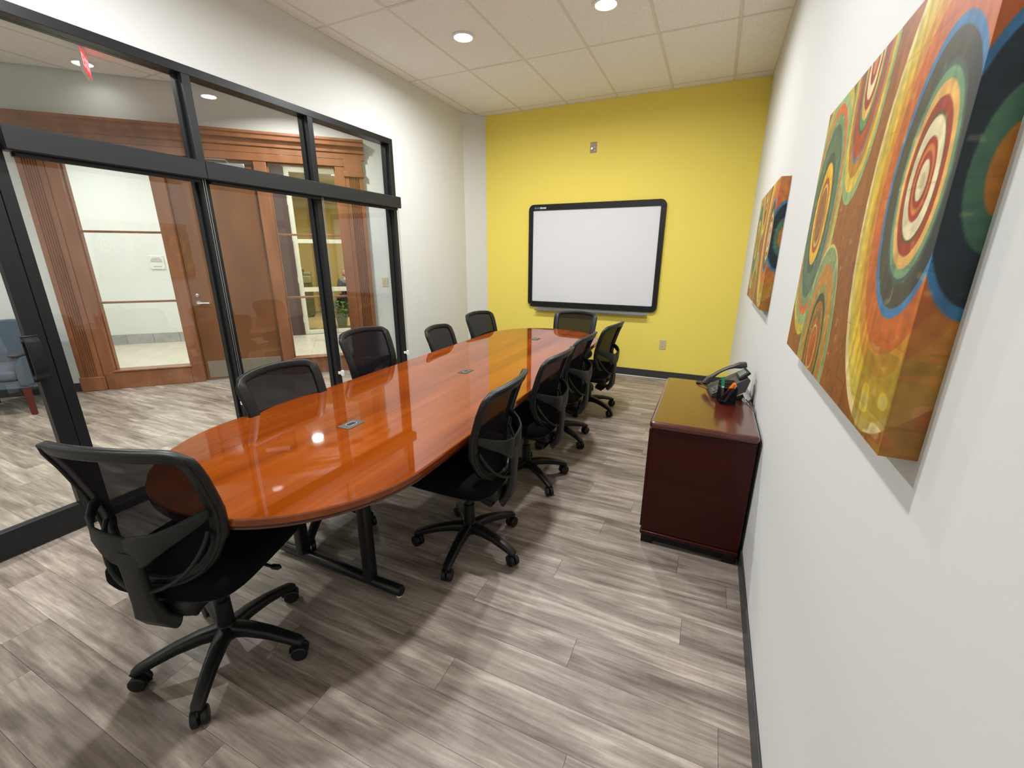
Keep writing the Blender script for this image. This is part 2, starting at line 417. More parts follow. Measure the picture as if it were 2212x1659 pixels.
# glazing beads give the double line seen on each mullion
for y in (1.986, 2.946, 3.969): fbox('glazing_bead', y, y + .014, .055, 2.05, GX + .022, GX - .02)
for y in (1.986, 2.946, 3.969): fbox('glazing_bead', y, y + .014, 2.105, 2.662, GX + .022, GX - .02)
for ya, yb in ((.1, 1.03), (1.08, 1.998), (2.052, 2.958), (3.012, 3.981)):
    MB().box(GX - .003, GX + .003, ya, yb, 2.105, 2.662).build('pane', M['glass'], win)
for ya, yb in ((1.08, 1.998), (2.052, 2.958), (3.012, 3.981)):
    MB().box(GX - .003, GX + .003, ya, yb, .055, 2.055).build('pane', M['glass'], win)
dr = empty('door_1'); tag(dr, 'black framed glass entrance door of the meeting room with pull handle', 'door', kind='structure')
DX0, DX1 = XL + .004, XL - .045
fbox('stile', .952, 1.026, .01, 2.05, DX0, DX1, dr); fbox('stile', .105, .18, .01, 2.05, DX0, DX1, dr)
fbox('bottom_rail', .18, .952, .01, .155, DX0, DX1, dr); fbox('top_rail', .18, .952, 1.975, 2.05, DX0, DX1, dr)
MB().box(XL - .024, XL - .018, .18, .952, .155, 1.975).build('pane', M['glass'], dr)
hp = [(0, 1.12), (.035, 1.135), (.055, 1.12), (.06, 1.08), (.06, .98), (.055, .945), (.035, .925), (0, .935)]
MB().sweep([(XL + .004 + a, .955, z) for a, z in hp], rrect(.016, .058, .006, 2), up=(0, 1, 0)).build('pull_handle', M['blackframe'], dr)
MB().lathe([(.017, 0), (.017, .012), (.012, .014)], 16, XL + .002, .99, 1.06, 'x').build('lock_cylinder', M['blackframe'], dr)
MB().box(XL + .0, XL + .006, .93, 1.0, .90, 1.15).build('handle_plate', M['blackframe'], dr, bevel=.003)

# roller shade cassettes with bead chains
def shade(y0, y1, label, chains):
    t = empty('roller_shade', (XL, (y0 + y1) / 2, 2.05)); tag(t, label, 'roller shade')
    yc = (y0 + y1) / 2
    sec = [(.005, -.005), (.075, -.012), (.084, -.005), (.084, .095), (.078, .102), (.005, .102)]
    MB().extr(sec, lambda a, b, k: (a, (y0 - yc) if k == 0 else (y1 - yc), b)).build('cassette', M['shade'], t, sharp=30)
    MB().box(.02, .06, y0 - yc + .03, y1 - yc - .03, -.032, -.01).build('hem_bar', M['dark'], t)
    for yy in chains:
        c = MB(); y = yy - yc
        for dy in (-.007, .007): c.tube([(.06, y + dy, -.01), (.06, y + dy, -.8), (.06, y + dy * .9, -1.585)], .0016, 6)
        c.build('bead_chain', M['alu'], t)
        MB().box(.045, .072, y - .011, y + .011, -1.625, -1.568).box(.004, .05, y - .008, y + .008, -1.612, -1.585).build('chain_tensioner', M['white'], t, bevel=.004)
    return t
shade(1.072, 1.998, 'black roller shade cassette over the left glass bay next to the door', [1.985])
shade(2.003, 4.012, 'long black roller shade cassette over the two right glass bays', [2.972, 3.985])

# ------------------------------------------------------------------ whiteboard and wall plates
def board():
    x0, x1, z0, z1 = -2.362, -.600, .862, 2.205
    cx, cz = (x0 + x1) / 2, (z0 + z1) / 2
    t = empty('whiteboard', (cx, YB, cz)); tag(t, 'large white dry-erase board in a thick black rounded frame on the yellow wall', 'whiteboard')
    W_, H_ = x1 - x0, z1 - z0
    outer = rrect(W_, H_, .07, 8); inner = rrect(W_ - .125, H_ - .155, .012, 8)
    inner = [(a, b + .0) for a, b in inner]
    n = len(outer); vs = []; fs = []
    for (pl, y) in ((outer, 0), (outer, -.034), (rrect(W_ - .012, H_ - .012, .065, 8), -.042), (rrect(W_ - .115, H_ - .145, .016, 8), -.040), (inner, -.026)):
        vs += [(a, y, b) for a, b in pl]
    for k in range(4):
        for i in range(n): fs.append((k * n + i, k * n + (i + 1) % n, (k + 1) * n + (i + 1) % n, (k + 1) * n + i))
    MB().add(vs, fs).build('frame', M['plastic'], t)
    MB().extr(rrect(W_ - .12, H_ - .15, .012, 4), lambda a, b, k: (a, -.02 - .004 * k, b)).build('board', M['board'], t)
    tr = MB().extr([(-.0, .0), (-.075, -.006), (-.082, .004), (-.082, .016), (-.078, .016), (-.074, .004), (-.004, .008), (-.004, .03), (0, .03)],
                   lambda a, b, k: (-.873 + .012 if 0 else ((-2.245 - cx) if k == 0 else (-.712 - cx)), a, b + .822 - cz)).build('marker_tray', M['alu'], t, sharp=20)
    MB().lathe([(.006, 0), (.006, -.004)], 12, x0 - cx + .032, -.041, z0 - cz + .03, 'y').build('indicator', M['logow'], t)
    bx, bz = x0 - cx + .085, z1 - cz - .046
    for m, x_, ws in (('logo', 0, (.018, .014, .014, .016)), ('logow', .080, (.016, .006, .012, .006, .014, .013))):
        b = MB()
        for w_ in ws: b.box(bx + x_, bx + x_ + w_, -.0432, -.042, bz - .011, bz + (.012 if w_ > .015 else .008)); x_ += w_ + .003
        tag(b.build('logo_print', M[m], t), kind='stuff')
board()
t = empty('cable_plate', (-1.528, YB, 2.831)); tag(t, 'small stainless wall plate high on the yellow wall above the whiteboard', 'wall plate')
MB().extr(rrect(.083, .122, .004, 3), lambda a, b, k: (a, -.004 * k, b)).build('plate', mat('plate_taupe', srgb(158, 142, 118), .5), t, bevel=.002)
for dx, dz in ((-.02, .03), (-.02, -.022), (.016, 0), (.02, -.035)): MB().lathe([(.006, 0), (.006, -.005), (.003, -.008)], 12, dx, -.003, dz, 'y').build('screw', M['alu'], t)
MB().lathe([(.011, 0), (.011, -.012), (.006, -.012), (.006, -.004)], 14, -.018, -.003, -.012, 'y').build('connector', M['steel'], t)
def outlet(loc, rz, label, kind='outlet'):
    t = empty('wall_outlet' if kind == 'outlet' else 'light_switch', loc, rz); tag(t, label, 'outlet' if kind == 'outlet' else 'switch')
    MB().extr(rrect(.08, .122, .005, 3), lambda a, b, k: (a, -.006 * k, b)).build('plate', M['beige'], t, bevel=.002)
    if kind == 'outlet':
        for dz in (-.024, .024):
            s = MB().extr(rrect(.034, .03, .012, 4), lambda a, b, k: (a, -.008 * k, b + dz)).build('socket', M['beige'], t)
            MB().box(-.009, -.006, -.0085, -.006, dz - .004, dz + .006).box(.006, .009, -.0085, -.006, dz - .004, dz + .006).build('slot', M['dark'], s)
    else:
        for dx in (-.018, .018): MB().box(dx - .012, dx + .012, -.009, -.004, -.03, .03).build('rocker', M['beige'], t, bevel=.002)
outlet((-.483, YB, .455), 0, 'beige duplex power outlet low on the yellow wall')

# ------------------------------------------------------------------ conference table
TC = (-1.567, 2.69)
def table():
    t = empty('conference_table', (TC[0], TC[1], 0)); tag(t, 'long racetrack-shaped glossy cherry wood conference table', 'table')
    rr, hl = .605, 2.03 - .605
    def outline(r, n=40):
        p = []
        for i in range(n + 1): a = PI * i / n; p.append((r * math.cos(a), hl + r * math.sin(a)))
        for i in range(n + 1): a = PI + PI * i / n; p.append((r * math.cos(a), -hl + r * math.sin(a)))
        return p
    def half(r, sgn):
        p = [q for q in outline(r)]
        return clip(p, 0, -sgn, -.0004)
    # two veneered halves that meet at the middle joint
    for sgn, nm in ((1, 'far'), (-1, 'near')):
        prof = [(.0, .712), (.0, .733), (-.002, .738), (-.006, .740)]
        b = MB(); base = half(rr, sgn); n = len(base); vs = []
        for off, z in prof:
            for (x, y) in base:
                yy = y - hl if y > hl else (y + hl if y < -hl else 0); L_ = math.hypot(x, yy) or 1
                k = off
                if abs(y) <= hl: vs.append((x + (k if x > 0 else -k), y, z))
                else: vs.append((x + k * x / L_, y + k * yy / L_, z))
        fs = [(k * n + i, k * n + (i + 1) % n, (k + 1) * n + (i + 1) % n, (k + 1) * n + i) for k in range(len(prof) - 1) for i in range(n)]
        fs.append(tuple(range(n - 1, -1, -1))); fs.append(tuple(len(prof) * n - n + i for i in range(n)))
        b.add(vs, fs); b.build('tabletop_half', M['table'], t, sharp=20)
    def ring(r0, r1, z0, z1, nm, m):
        a, c = outline(r0), outline(r1); n = len(a)
        vs = [(x, y, z0) for x, y in a] + [(x, y, z1) for x, y in a] + [(x, y, z1) for x, y in c] + [(x, y, z0) for x, y in c]
        fs = [((k % 4) * n + i, (k % 4) * n + (i + 1) % n, ((k + 1) % 4) * n + (i + 1) % n, ((k + 1) % 4) * n + i) for k in range(4) for i in range(n)]
        MB().add(vs, fs).build(nm, M[m], t)
    ring(.604, .50, .705, .712, 'edge_groove', 'tabledark')
    ring(.598, .50, .694, .705, 'edge_band', 'tableedge')
    MB().prism(outline(.585), .690, .7118).build('underside', M['tabledark'], t)
    for yy in (-1.40, 1.40):
        pd = empty('pedestal'); pd.parent = t; pd.location = (0, yy, 0)
        ln = .41
        MB().sweep([(-ln, 0, .034), (-ln + .005, 0, .034), (ln - .005, 0, .034), (ln, 0, .034)], circ(.026, 18), scale=[.86, 1, 1, .86]).build('foot_tube', M['blackmetal'], pd)
        for x in (-.24, .22): MB().extr(rrect(.052, .052, .008, 3), lambda a, b, k, x=x: (x + a, b, .04 if k == 0 else .69)).build('upright', M['blackmetal'], pd)
        MB().box(-.45, .45, -.03, .03, .668, .69).build('top_bar', M['blackmetal'], pd, bevel=.003)
        for x in (-ln + .02, ln - .02): MB().cyl(x, 0, 0, .012, .014, 12).build('glide', M['white'], pd)
    for i, yy in enumerate((1.487 - TC[1], 2.62 - TC[1], 4.02 - TC[1])):
        g = MB().extr(rrect(.075, .115, .006, 3), lambda a, b, k: (a, b, 0 if k == 0 else .0025)).build('grommet', M['grommet'], t, loc=(0, yy, .740), bevel=.001)
        MB().extr(rrect(.028, .05, .012, 4), lambda a, b, k: (a, b, .0026 + .001 * k)).build('slot', M['dark'], g)
        MB().sweep([(a * 1.15, b * 1.1, .0035) for a, b in rrect(.03, .052, .013, 4)], circ(.0018, 6), closed=True).build('slot_rim', M['alu'], g)
table()

# ------------------------------------------------------------------ mesh office chairs
def lerp(a, b, t): return a + (b - a) * t
def back_y(u, z):       # backrest surface: u across, z height above floor (nominal)
    k = [(.50, -.205), (.58, -.185), (.68, -.180), (.78, -.195), (.90, -.235), (1.02, -.285)]
    for (z0, y0), (z1, y1) in zip(k, k[1:]):
        if z <= z1 or z1 == 1.02:
            y = lerp(y0, y1, (z - z0) / (z1 - z0)); break
    return y + .050 * (u / .24) ** 2
def frame_loop():
    pts = []
    half = [(0.0, 1.008), (.06, 1.007), (.12, 1.003), (.185, .997), (.219, .987), (.235, .966), (.239, .935), (.236, .87), (.232, .81), (.227, .745), (.220, .70),
            (.208, .65), (.188, .60), (.154, .558), (.110, .530), (.060, .514), (0, .510)]
    P = half + [(-u, z) for u, z in half[-2:0:-1]]
    # densify
    out = []
    n = len(P)
    for i in range(n):
        p0, p1, p2, p3 = P[i - 1], P[i], P[(i + 1) % n], P[(i + 2) % n]
        for t in (0, .5):
            f = lambda a, b, c, d: .5 * ((2 * b) + (-a + c) * t + (2 * a - 5 * b + 4 * c - d) * t * t + (-a + 3 * b - 3 * c + d) * t ** 3)
            out.append((f(p0[0], p1[0], p2[0], p3[0]), f(p0[1], p1[1], p2[1], p3[1])))
    return out
def make_chair():
    t = empty('office_chair')
    hub = MB().lathe([(.022, .085), (.045, .09), (.05, .115), (.042, .14), (.03, .15)], 24)
    hub.build('hub', M['plastic'], t)
    star = MB(); star.sweep([(.03, 0, .118), (.09, 0, .122), (.17, 0, .112), (.24, 0, .094), (.29, 0, .078), (.305, 0, .070)],
                            [rrect(w_, h_, min(w_, h_) * .35, 3) for w_, h_ in ((.062, .058), (.056, .050), (.050, .041), (.046, .034), (.043, .031), (.032, .024))], up=(0, 0, 1))
    sm = star.mesh('leg', M['plastic'], 50)
    hood = MB().lathe([(.0001, .060), (.013, .060), (.0135, .072)], 12)
    hood.sweep([(-.004 + .031 * math.sin(a), 0, .032 + .034 * math.cos(a)) for a in [R(x) for x in (-100, -70, -40, -10, 20, 50)]], rrect(.022, .006, .002, 1), up=(0, 1, 0))
    hm = hood.mesh('caster', M['plastic'], 40)
    wm = MB().lathe([(.012, -.012), (.027, -.0115), (.031, -.008), (.031, .008), (.027, .0115), (.012, .012)], 18, 0, 0, .0312, 'y').mesh('wheel', M['plastic'])
    rnd = random.Random(3)
    for i in range(5):
        a = 2 * PI * i / 5 + PI / 2 + .1
        l = bpy.data.objects.new('leg', sm); C.objects.link(l); l.parent = t; l.rotation_euler = (0, 0, a)
        c = bpy.data.objects.new('caster', hm); C.objects.link(c); c.parent = t
        c.location = (.295 * math.cos(a), .295 * math.sin(a), 0); c.rotation_euler = (0, 0, a + rnd.uniform(-1.4, 1.4))
        for s in (-.0145, .0145):
            wv = bpy.data.objects.new('wheel', wm); C.objects.link(wv); wv.parent = c; wv.location = (-.004, s, 0)
    MB().lathe([(.030, .145), (.029, .26), (.024, .262)], 20).build('column_sleeve', M['plastic'], t)
    MB().lathe([(.0185, .20), (.0185, .42)], 18).build('gas_lift', M['plastic2'], t)
    MB().box(-.085, .085, -.12, .13, .395, .435).box(-.055, .055, -.16, .10, .375, .40).build('tilt_mechanism', M['plastic'], t, bevel=.01)
    MB().tube([(.08, .05, .405), (.17, .05, .40), (.215, .052, .388)], .006, 8).lathe([(.004, 0), (.011, .01), (.011, .035), (.004, .045)], 12, .20, .052, .391, 'x').build('lever', M['plastic'], t)
    MB().lathe([(.014, 0), (.022, .01), (.022, .04), (.014, .05)], 14, 0, .11, .385, 'y').build('tension_knob', M['plastic'], t)
    MB().box(-.118, .118, -.215, .17, .378, .452).build('seat_shell', M['plastic'], t, bevel=.03, seg=3)
    # seat cushion: superellipse rings
    def cushion(a0, b0, prof, yc, dip):
        vs = []; fs = []; n = 40; b = MB()
        for (k, z) in prof:
            for i in range(n):
                th = 2 * PI * i / n; c, s_ = math.cos(th), math.sin(th)
                e = .42
                x = a0 * k * math.copysign(abs(c) ** e, c); y = b0 * k * math.copysign(abs(s_) ** e, s_)
                x *= 1 + .05 * (y / b0) * -1 + .0
                zz = z - dip * max(0, (y / b0 - .45)) ** 2 + .010 * (x / a0) ** 2
                vs.append((x, yc + y, zz))
        m_ = len(prof)
        fs = [(j * n + i, j * n + (i + 1) % n, (j + 1) * n + (i + 1) % n, (j + 1) * n + i) for j in range(m_ - 1) for i in range(n)]
        fs += [tuple(range(n - 1, -1, -1)), tuple((m_ - 1) * n + i for i in range(n))]
        return b.add(vs, fs)
    cushion(.252, .245, [(.86, .448), (.97, .455), (1, .475), (.995, .500), (.96, .520), (.86, .530), (.6, .531), (.3, .528)], .025, .10).build('seat_cushion', M['fabric'], t, sharp=60)
    cushion(.235, .228, [(.7, .430), (.95, .436), (1, .452)], .02, .10).build('seat_pan', M['plastic'], t, sharp=60)
    # backrest frame
    L = frame_loop(); n = len(L)
    path = [(u, back_y(u, z), z) for u, z in L]
    secs = []; ups = []
    for i, (u, z) in enumerate(L):
        side = min(1, max(0, (abs(u) - .16) / .05)) if z > .66 else 0
        top = 1 if z > .975 else 0
        wd = .042 + .018 * side * (1 - top)      # in-plane width
        secs.append(rrect(wd, .024, .008, 2)); ups.append((0, 1, 0))
    b = MB().sweep(path, secs, closed=True, up=(0, 1, .15))
    b.build('back_frame', M['plastic'], t, sharp=60)
    # a raised outer lip like the moulded double edge of the real frame
    lip = [(u * 1.045, back_y(u, z) - .010, z + (.012 if z > .97 else (-.006 if z < .56 else 0))) for u, z in L]
    MB().sweep(lip, rrect(.012, .018, .005, 2), closed=True, up=(0, 1, .15)).build('frame_lip', M['plastic2'], t, sharp=60)
    # woven mesh panel
    nz, nu = 22, 15; zz = [lerp(.515, 1.0, i / (nz - 1)) for i in range(nz)]
    def halfw(z):
        ws = sorted([(q, abs(u)) for u, q in L if abs(u) > .0], key=lambda k: abs(k[0] - z))
        c = sorted(ws[:4]); 
        return max(.02, sum(k[1] for k in c) / 4 - .004)
    vs = []; fs = []
    for z in zz:
        hw = halfw(z)
        if z < .55: hw = lerp(.06, .14, (z - .515) / .035)
        if z > .97: hw = .205
        for j in range(nu):
            u = lerp(-hw, hw, j / (nu - 1)); vs.append((u, back_y(u, z) + .002, z))
    for i in range(nz - 1):
        for j in range(nu - 1): fs.append((i * nu + j, i * nu + j + 1, (i + 1) * nu + j + 1, (i + 1) * nu + j))
    MB().add(vs, fs).build('back_mesh', M['mesh'], t, sharp=180)
    # spine with cradle wings
    sp = [(0, -.10, .372), (0, -.16, .356), (0, -.215, .368), (0, -.243, .41), (0, -.252, .47), (0, -.256, .54), (0, -.258, .61), (0, -.258, .665)]
    w_ = [.15, .16, .15, .115, .085, .078, .08, .12]; h_ = [.045, .05, .05, .04, .03, .028, .026, .02]
    MB().sweep(sp, [rrect(a, c, c * .42, 3) for a, c in zip(w_, h_)], up=[(0, .3, 1), (0, -.2, 1), (0, -.8, .5), (0, -1, .1), (0, -1, 0), (0, -1, 0), (0, -1, 0), (0, -1, 0)]).build('back_spine', M['plastic2'], t, sharp=60)
    for sgn in (-1, 1):
        wg = [(0, -.258, .655), (.035, -.262, .672), (.075, -.262, .692), (.12, -.252, .712), (.165, -.222, .735), (.198, -.182, .755), (.210, -.150, .765)]
        hh = [.10, .108, .088, .066, .052, .044, .03]
        MB().sweep([(sgn * x, y, z) for x, y, z in wg], [rrect(.014, a, .006, 2) for a in hh], up=(0, 0, 1)).build('back_wing', M['plastic2'], t, sharp=60)
    hoop = [(.195 * math.sin(a), -.155 - .10 * math.cos(a), .70 - .185 * math.cos(a)) for a in [R(x) for x in range(-88, 89, 8)]]
    MB().sweep(hoop, rrect(.012, .016, .005, 2), up=(0, 1, 0)).build('lumbar_hoop', M['plastic2'], t, sharp=60)
    return t
UP = {'gas_lift', 'tilt_mechanism', 'lever', 'tension_knob', 'seat_shell', 'seat_cushion', 'seat_pan'}
BK = {'back_frame', 'frame_lip', 'back_mesh', 'back_spine', 'back_wing', 'lumbar_hoop'}
def place(t, x, y, ang, h, label, star=0):
    """ang: facing direction in degrees; h: top of the back"""
    t.location = (x, y, 0); t.rotation_euler = (0, 0, R(ang - 90)); dz = h - 1.02
    for c in t.children:
        k = c.name.split('.')[0]
        if k in UP: c.location.z += dz * .6
        if k in BK: c.location.z += dz
        if k in ('leg', 'caster'):
            a = R(star)
            c.location = Matrix.Rotation(a, 3, 'Z') @ c.location; c.rotation_euler.z += a
    tag(t, label, 'chair', 'mesh office chairs around the table')
proto = make_chair()
CH = [(-1.605, .768, 105.5, 1.035, 'black mesh office chair nearest the viewer, at the near rounded end of the table', -19.2),
      (-1.06, 1.765, 184, 1.00, 'black mesh office chair, first from the viewer along the right side of the table', 15.3),
      (-1.07, 2.60, 178, .97, 'black mesh office chair, second from the viewer along the right side of the table', -2.7),
      (-1.10, 3.37, 178, .95, 'black mesh office chair, third from the viewer along the right side of the table', 4.3),
      (-1.04, 4.22, 172, .93, 'black mesh office chair, last on the right side, partly in front of the yellow wall', 10.3),
      (-1.97, 1.60, 2, .95, 'black mesh office chair, first on the glazed side, beside the left mullion', 5),
      (-2.22, 2.55, 0, 1.00, 'black mesh office chair, second on the glazed side, beside the potted plant view', 33),
      (-2.13, 3.47, 7, .90, 'low black mesh office chair, third on the glazed side, before the white wall', 12),
      (-2.25, 4.45, -8, .91, 'black mesh office chair, farthest on the left side, before the angled corner wall', 0),
      (-1.46, 4.84, 269, .905, 'black mesh office chair at the far end of the table under the whiteboard', 17)]
copies = [copy_tree(proto) for _ in CH[1:]]
for t, a in zip([proto] + copies, CH): place(t, a[0], a[1], a[2], a[3], a[4], a[5])

# ------------------------------------------------------------------ credenza and what stands on it
def credenza():
    x0, x1, y0, y1 = -.205, .300, 2.165, 3.10
    cx, cy = (x0 + x1) / 2, (y0 + y1) / 2
    t = empty('credenza', (cx, cy, 0)); tag(t, 'dark mahogany credenza with bullnose top against the right wall', 'cabinet')
    hx, hy = (x1 - x0) / 2, (y1 - y0) / 2
    MB().extr(rrect(2 * hx, 2 * hy, .025, 5), lambda a, b, k: (a, b, .700 + .040 * k)).build('top', M['credtop'], t, bevel=.016, seg=4)
    MB().box(-hx + .012, hx - .005, -hy + .018, hy - .018, .085, .700).build('body', M['credenza'], t, bevel=.006)
    MB().box(-hx + .004, hx - .003, -hy + .012, hy - .012, .060, .084).build('base_moulding', M['credenza'], t, bevel=.008, seg=3)
    MB().box(-hx + .04, hx - .03, -hy + .045, hy - .045, .012, .060).build('plinth', M['dark'], t)
    for sx in (-1, 1):
        for sy in (-1, 1):
            MB().box(sx * (hx - .012), sx * (hx - .075), sy * (hy - .03), sy * (hy - .09), 0, .06).build('foot', M['dark'], t, bevel=.004)
    for i, (a, b) in enumerate(((-hy + .03, -.003), (.003, hy - .03))):
        d = MB().box(-hx + .0, -hx + .014, a, b, .10, .69).build('cabinet_door', M['credenza'], t, bevel=.003)
        yy = b - .04 if i == 0 else a + .04
        MB().tube([(-hx, yy, .5), (-hx - .02, yy, .5), (-hx - .02, yy, .40), (-hx, yy, .40)], .004, 8, up=(0, 1, 0)).build('handle', M['steel'], d)
credenza()
ZT = .7405
def phone():
    t = empty('desk_phone', (.165, 2.845, ZT), R(8)); tag(t, 'grey corded desk phone with tilted display on the credenza', 'telephone')
    # local: x toward the wall, y across; wedge rising toward +x
    MB().extr([(-.10, 0), (.07, 0), (.10, .12), (.085, .135), (-.10, .022)], lambda a, b, k: (a, -.10 + .20 * k, b)).build('body', M['greyphone'], t, bevel=.004)
    def on(a, off=.0): # along slope
        f = (a + .10) / .185; return (a - off * .52, .022 + f * .113 + off * .85)
    for i in range(4):
        for j in range(3):
            a = -.085 + i * .021; x, z = on(a, .003)
            MB().box(-.007, .007, -.009, .009, -.003, .003).xf(Matrix.Translation((x, -.075 + j * .024, z)) @ Matrix.Rotation(-.55, 4, 'Y')).build('key', M['keys'], t)
    x, z = on(.055, .014)
    sc_ = MB().box(-.035, .035, -.055, .055, -.010, .010).xf(Matrix.Translation((x + .02, -.035, z + .012)) @ Matrix.Rotation(-.75, 4, 'Y')).build('display_housing', M['plastic'], t, bevel=.004)
    MB().box(-.022, .022, -.042, .042, .010, .012).xf(Matrix.Translation((x + .02, -.035, z + .012)) @ Matrix.Rotation(-.75, 4, 'Y')).build('display', M['screen'], sc_)
    hs = []
    for i in range(9):
        f = i / 8; a = lerp(-.105, .115, f); xx, zz = on(a, .028 + .030 * math.sin(PI * f)); hs.append((xx, .065, zz))
    MB().sweep(hs, [rrect(.040, hgt, .008, 2) for hgt in (.03, .038, .02, .016, .016, .016, .02, .038, .03)], up=(0, 0, 1)).build('handset', M['greyphone'], t, sharp=60)
phone()
c = MB().tube([(-.012, 3.02, ZT + .004), (.01, 2.99, ZT + .012), (.045, 2.94, ZT + .006), (.075, 2.90, ZT + .02)], .003, 8).build('phone_cord', M['greyphone'])
tag(c, 'thin grey handset cord lying left of the desk phone', 'cord')
c = MB().extr(rrect(.10, .035, .006, 3), lambda a, b, k: (a + .035, b + 3.03, ZT + .010 * k)).build('pen_tray', M['plastic'], bevel=.003)
tag(c, 'small flat dark tray behind the desk phone cord', 'tray')
c = MB().tube([(.24, 2.80, ZT + .02), (.262, 2.74, ZT + .012), (.28, 2.68, ZT + .01), (.2995, 2.60, ZT - .0), (.3055, 2.52, ZT - .06), (.306, 2.45, ZT - .16)], .003, 8).build('power_cord', M['plastic'])
tag(c, 'thin black cord running from the phone over the wall edge of the credenza', 'cord')
def cup():
    t = empty('pen_holder', (.157, 2.66, ZT), R(12)); tag(t, 'square black pen holder in front of the phone holding markers', 'pen holder')
    b = MB()
    for (x0, x1, y0, y1, hh) in ((-.042, -.040, -.042, .042, .10), (.040, .042, -.042, .042, .10), (-.042, .042, -.042, -.040, .095), (-.042, .042, .040, .042, .125)): b.box(x0, x1, y0, y1, 0, hh)
    b.build('mesh_wall', M['wiremesh'], t); MB().box(-.042, .042, -.042, .042, 0, .004).build('base', M['plastic'], t)
    MB().sweep([(a, c_, .098) for a, c_ in rrect(.088, .088, .006, 3)], circ(.002, 6), closed=True).build('rim', M['blackmetal'], t)
    return t
cup()
def pen(p0, p1, r, name, m1, m2, label, cat):
    p0, p1 = Vector(p0), Vector(p1); d = p1 - p0; t = empty(name, p0); tag(t, label, cat)
    MB().tube([(0, 0, 0), tuple(d * .62)], r, 12).build('barrel', M[m1], t)
    MB().tube([tuple(d * .62), tuple(d * .98), tuple(d)], r * 1.18, 12, scale=[1, 1, .6]).build('cap', M[m2], t)
pen((.135, 2.645, ZT + .008), (.128, 2.668, ZT + .152), .0075, 'marker', 'white', 'green', 'upright green-capped marker in the black pen holder', 'marker')
pen((.125, 2.650, ZT + .008), (.190, 2.625, ZT + .128), .009, 'marker', 'redpen', 'orange', 'leaning marker with a bright orange cap in the pen holder', 'marker')
pen((.150, 2.640, ZT + .008), (.196, 2.650, ZT + .112), .006, 'marker', 'white', 'white', 'white marker leaning beside the orange one in the pen holder', 'marker')
t = empty('desk_calendar', (.238, 2.775, ZT), R(-20)); tag(t, 'small white tent-folded card stand right of the pen holder', 'card stand')
MB().extr([(-.045, 0), (.02, .045), (.023, .043), (-.040, -.0)], lambda a, b, k: (a, -.04 + .08 * k, b)).build('front_leaf', M['white'], t)
MB().extr([(.045, 0), (.020, .045), (.0235, .045), (.049, 0)], lambda a, b, k: (a, -.04 + .08 * k, b)).build('rear_leaf', M['white'], t)

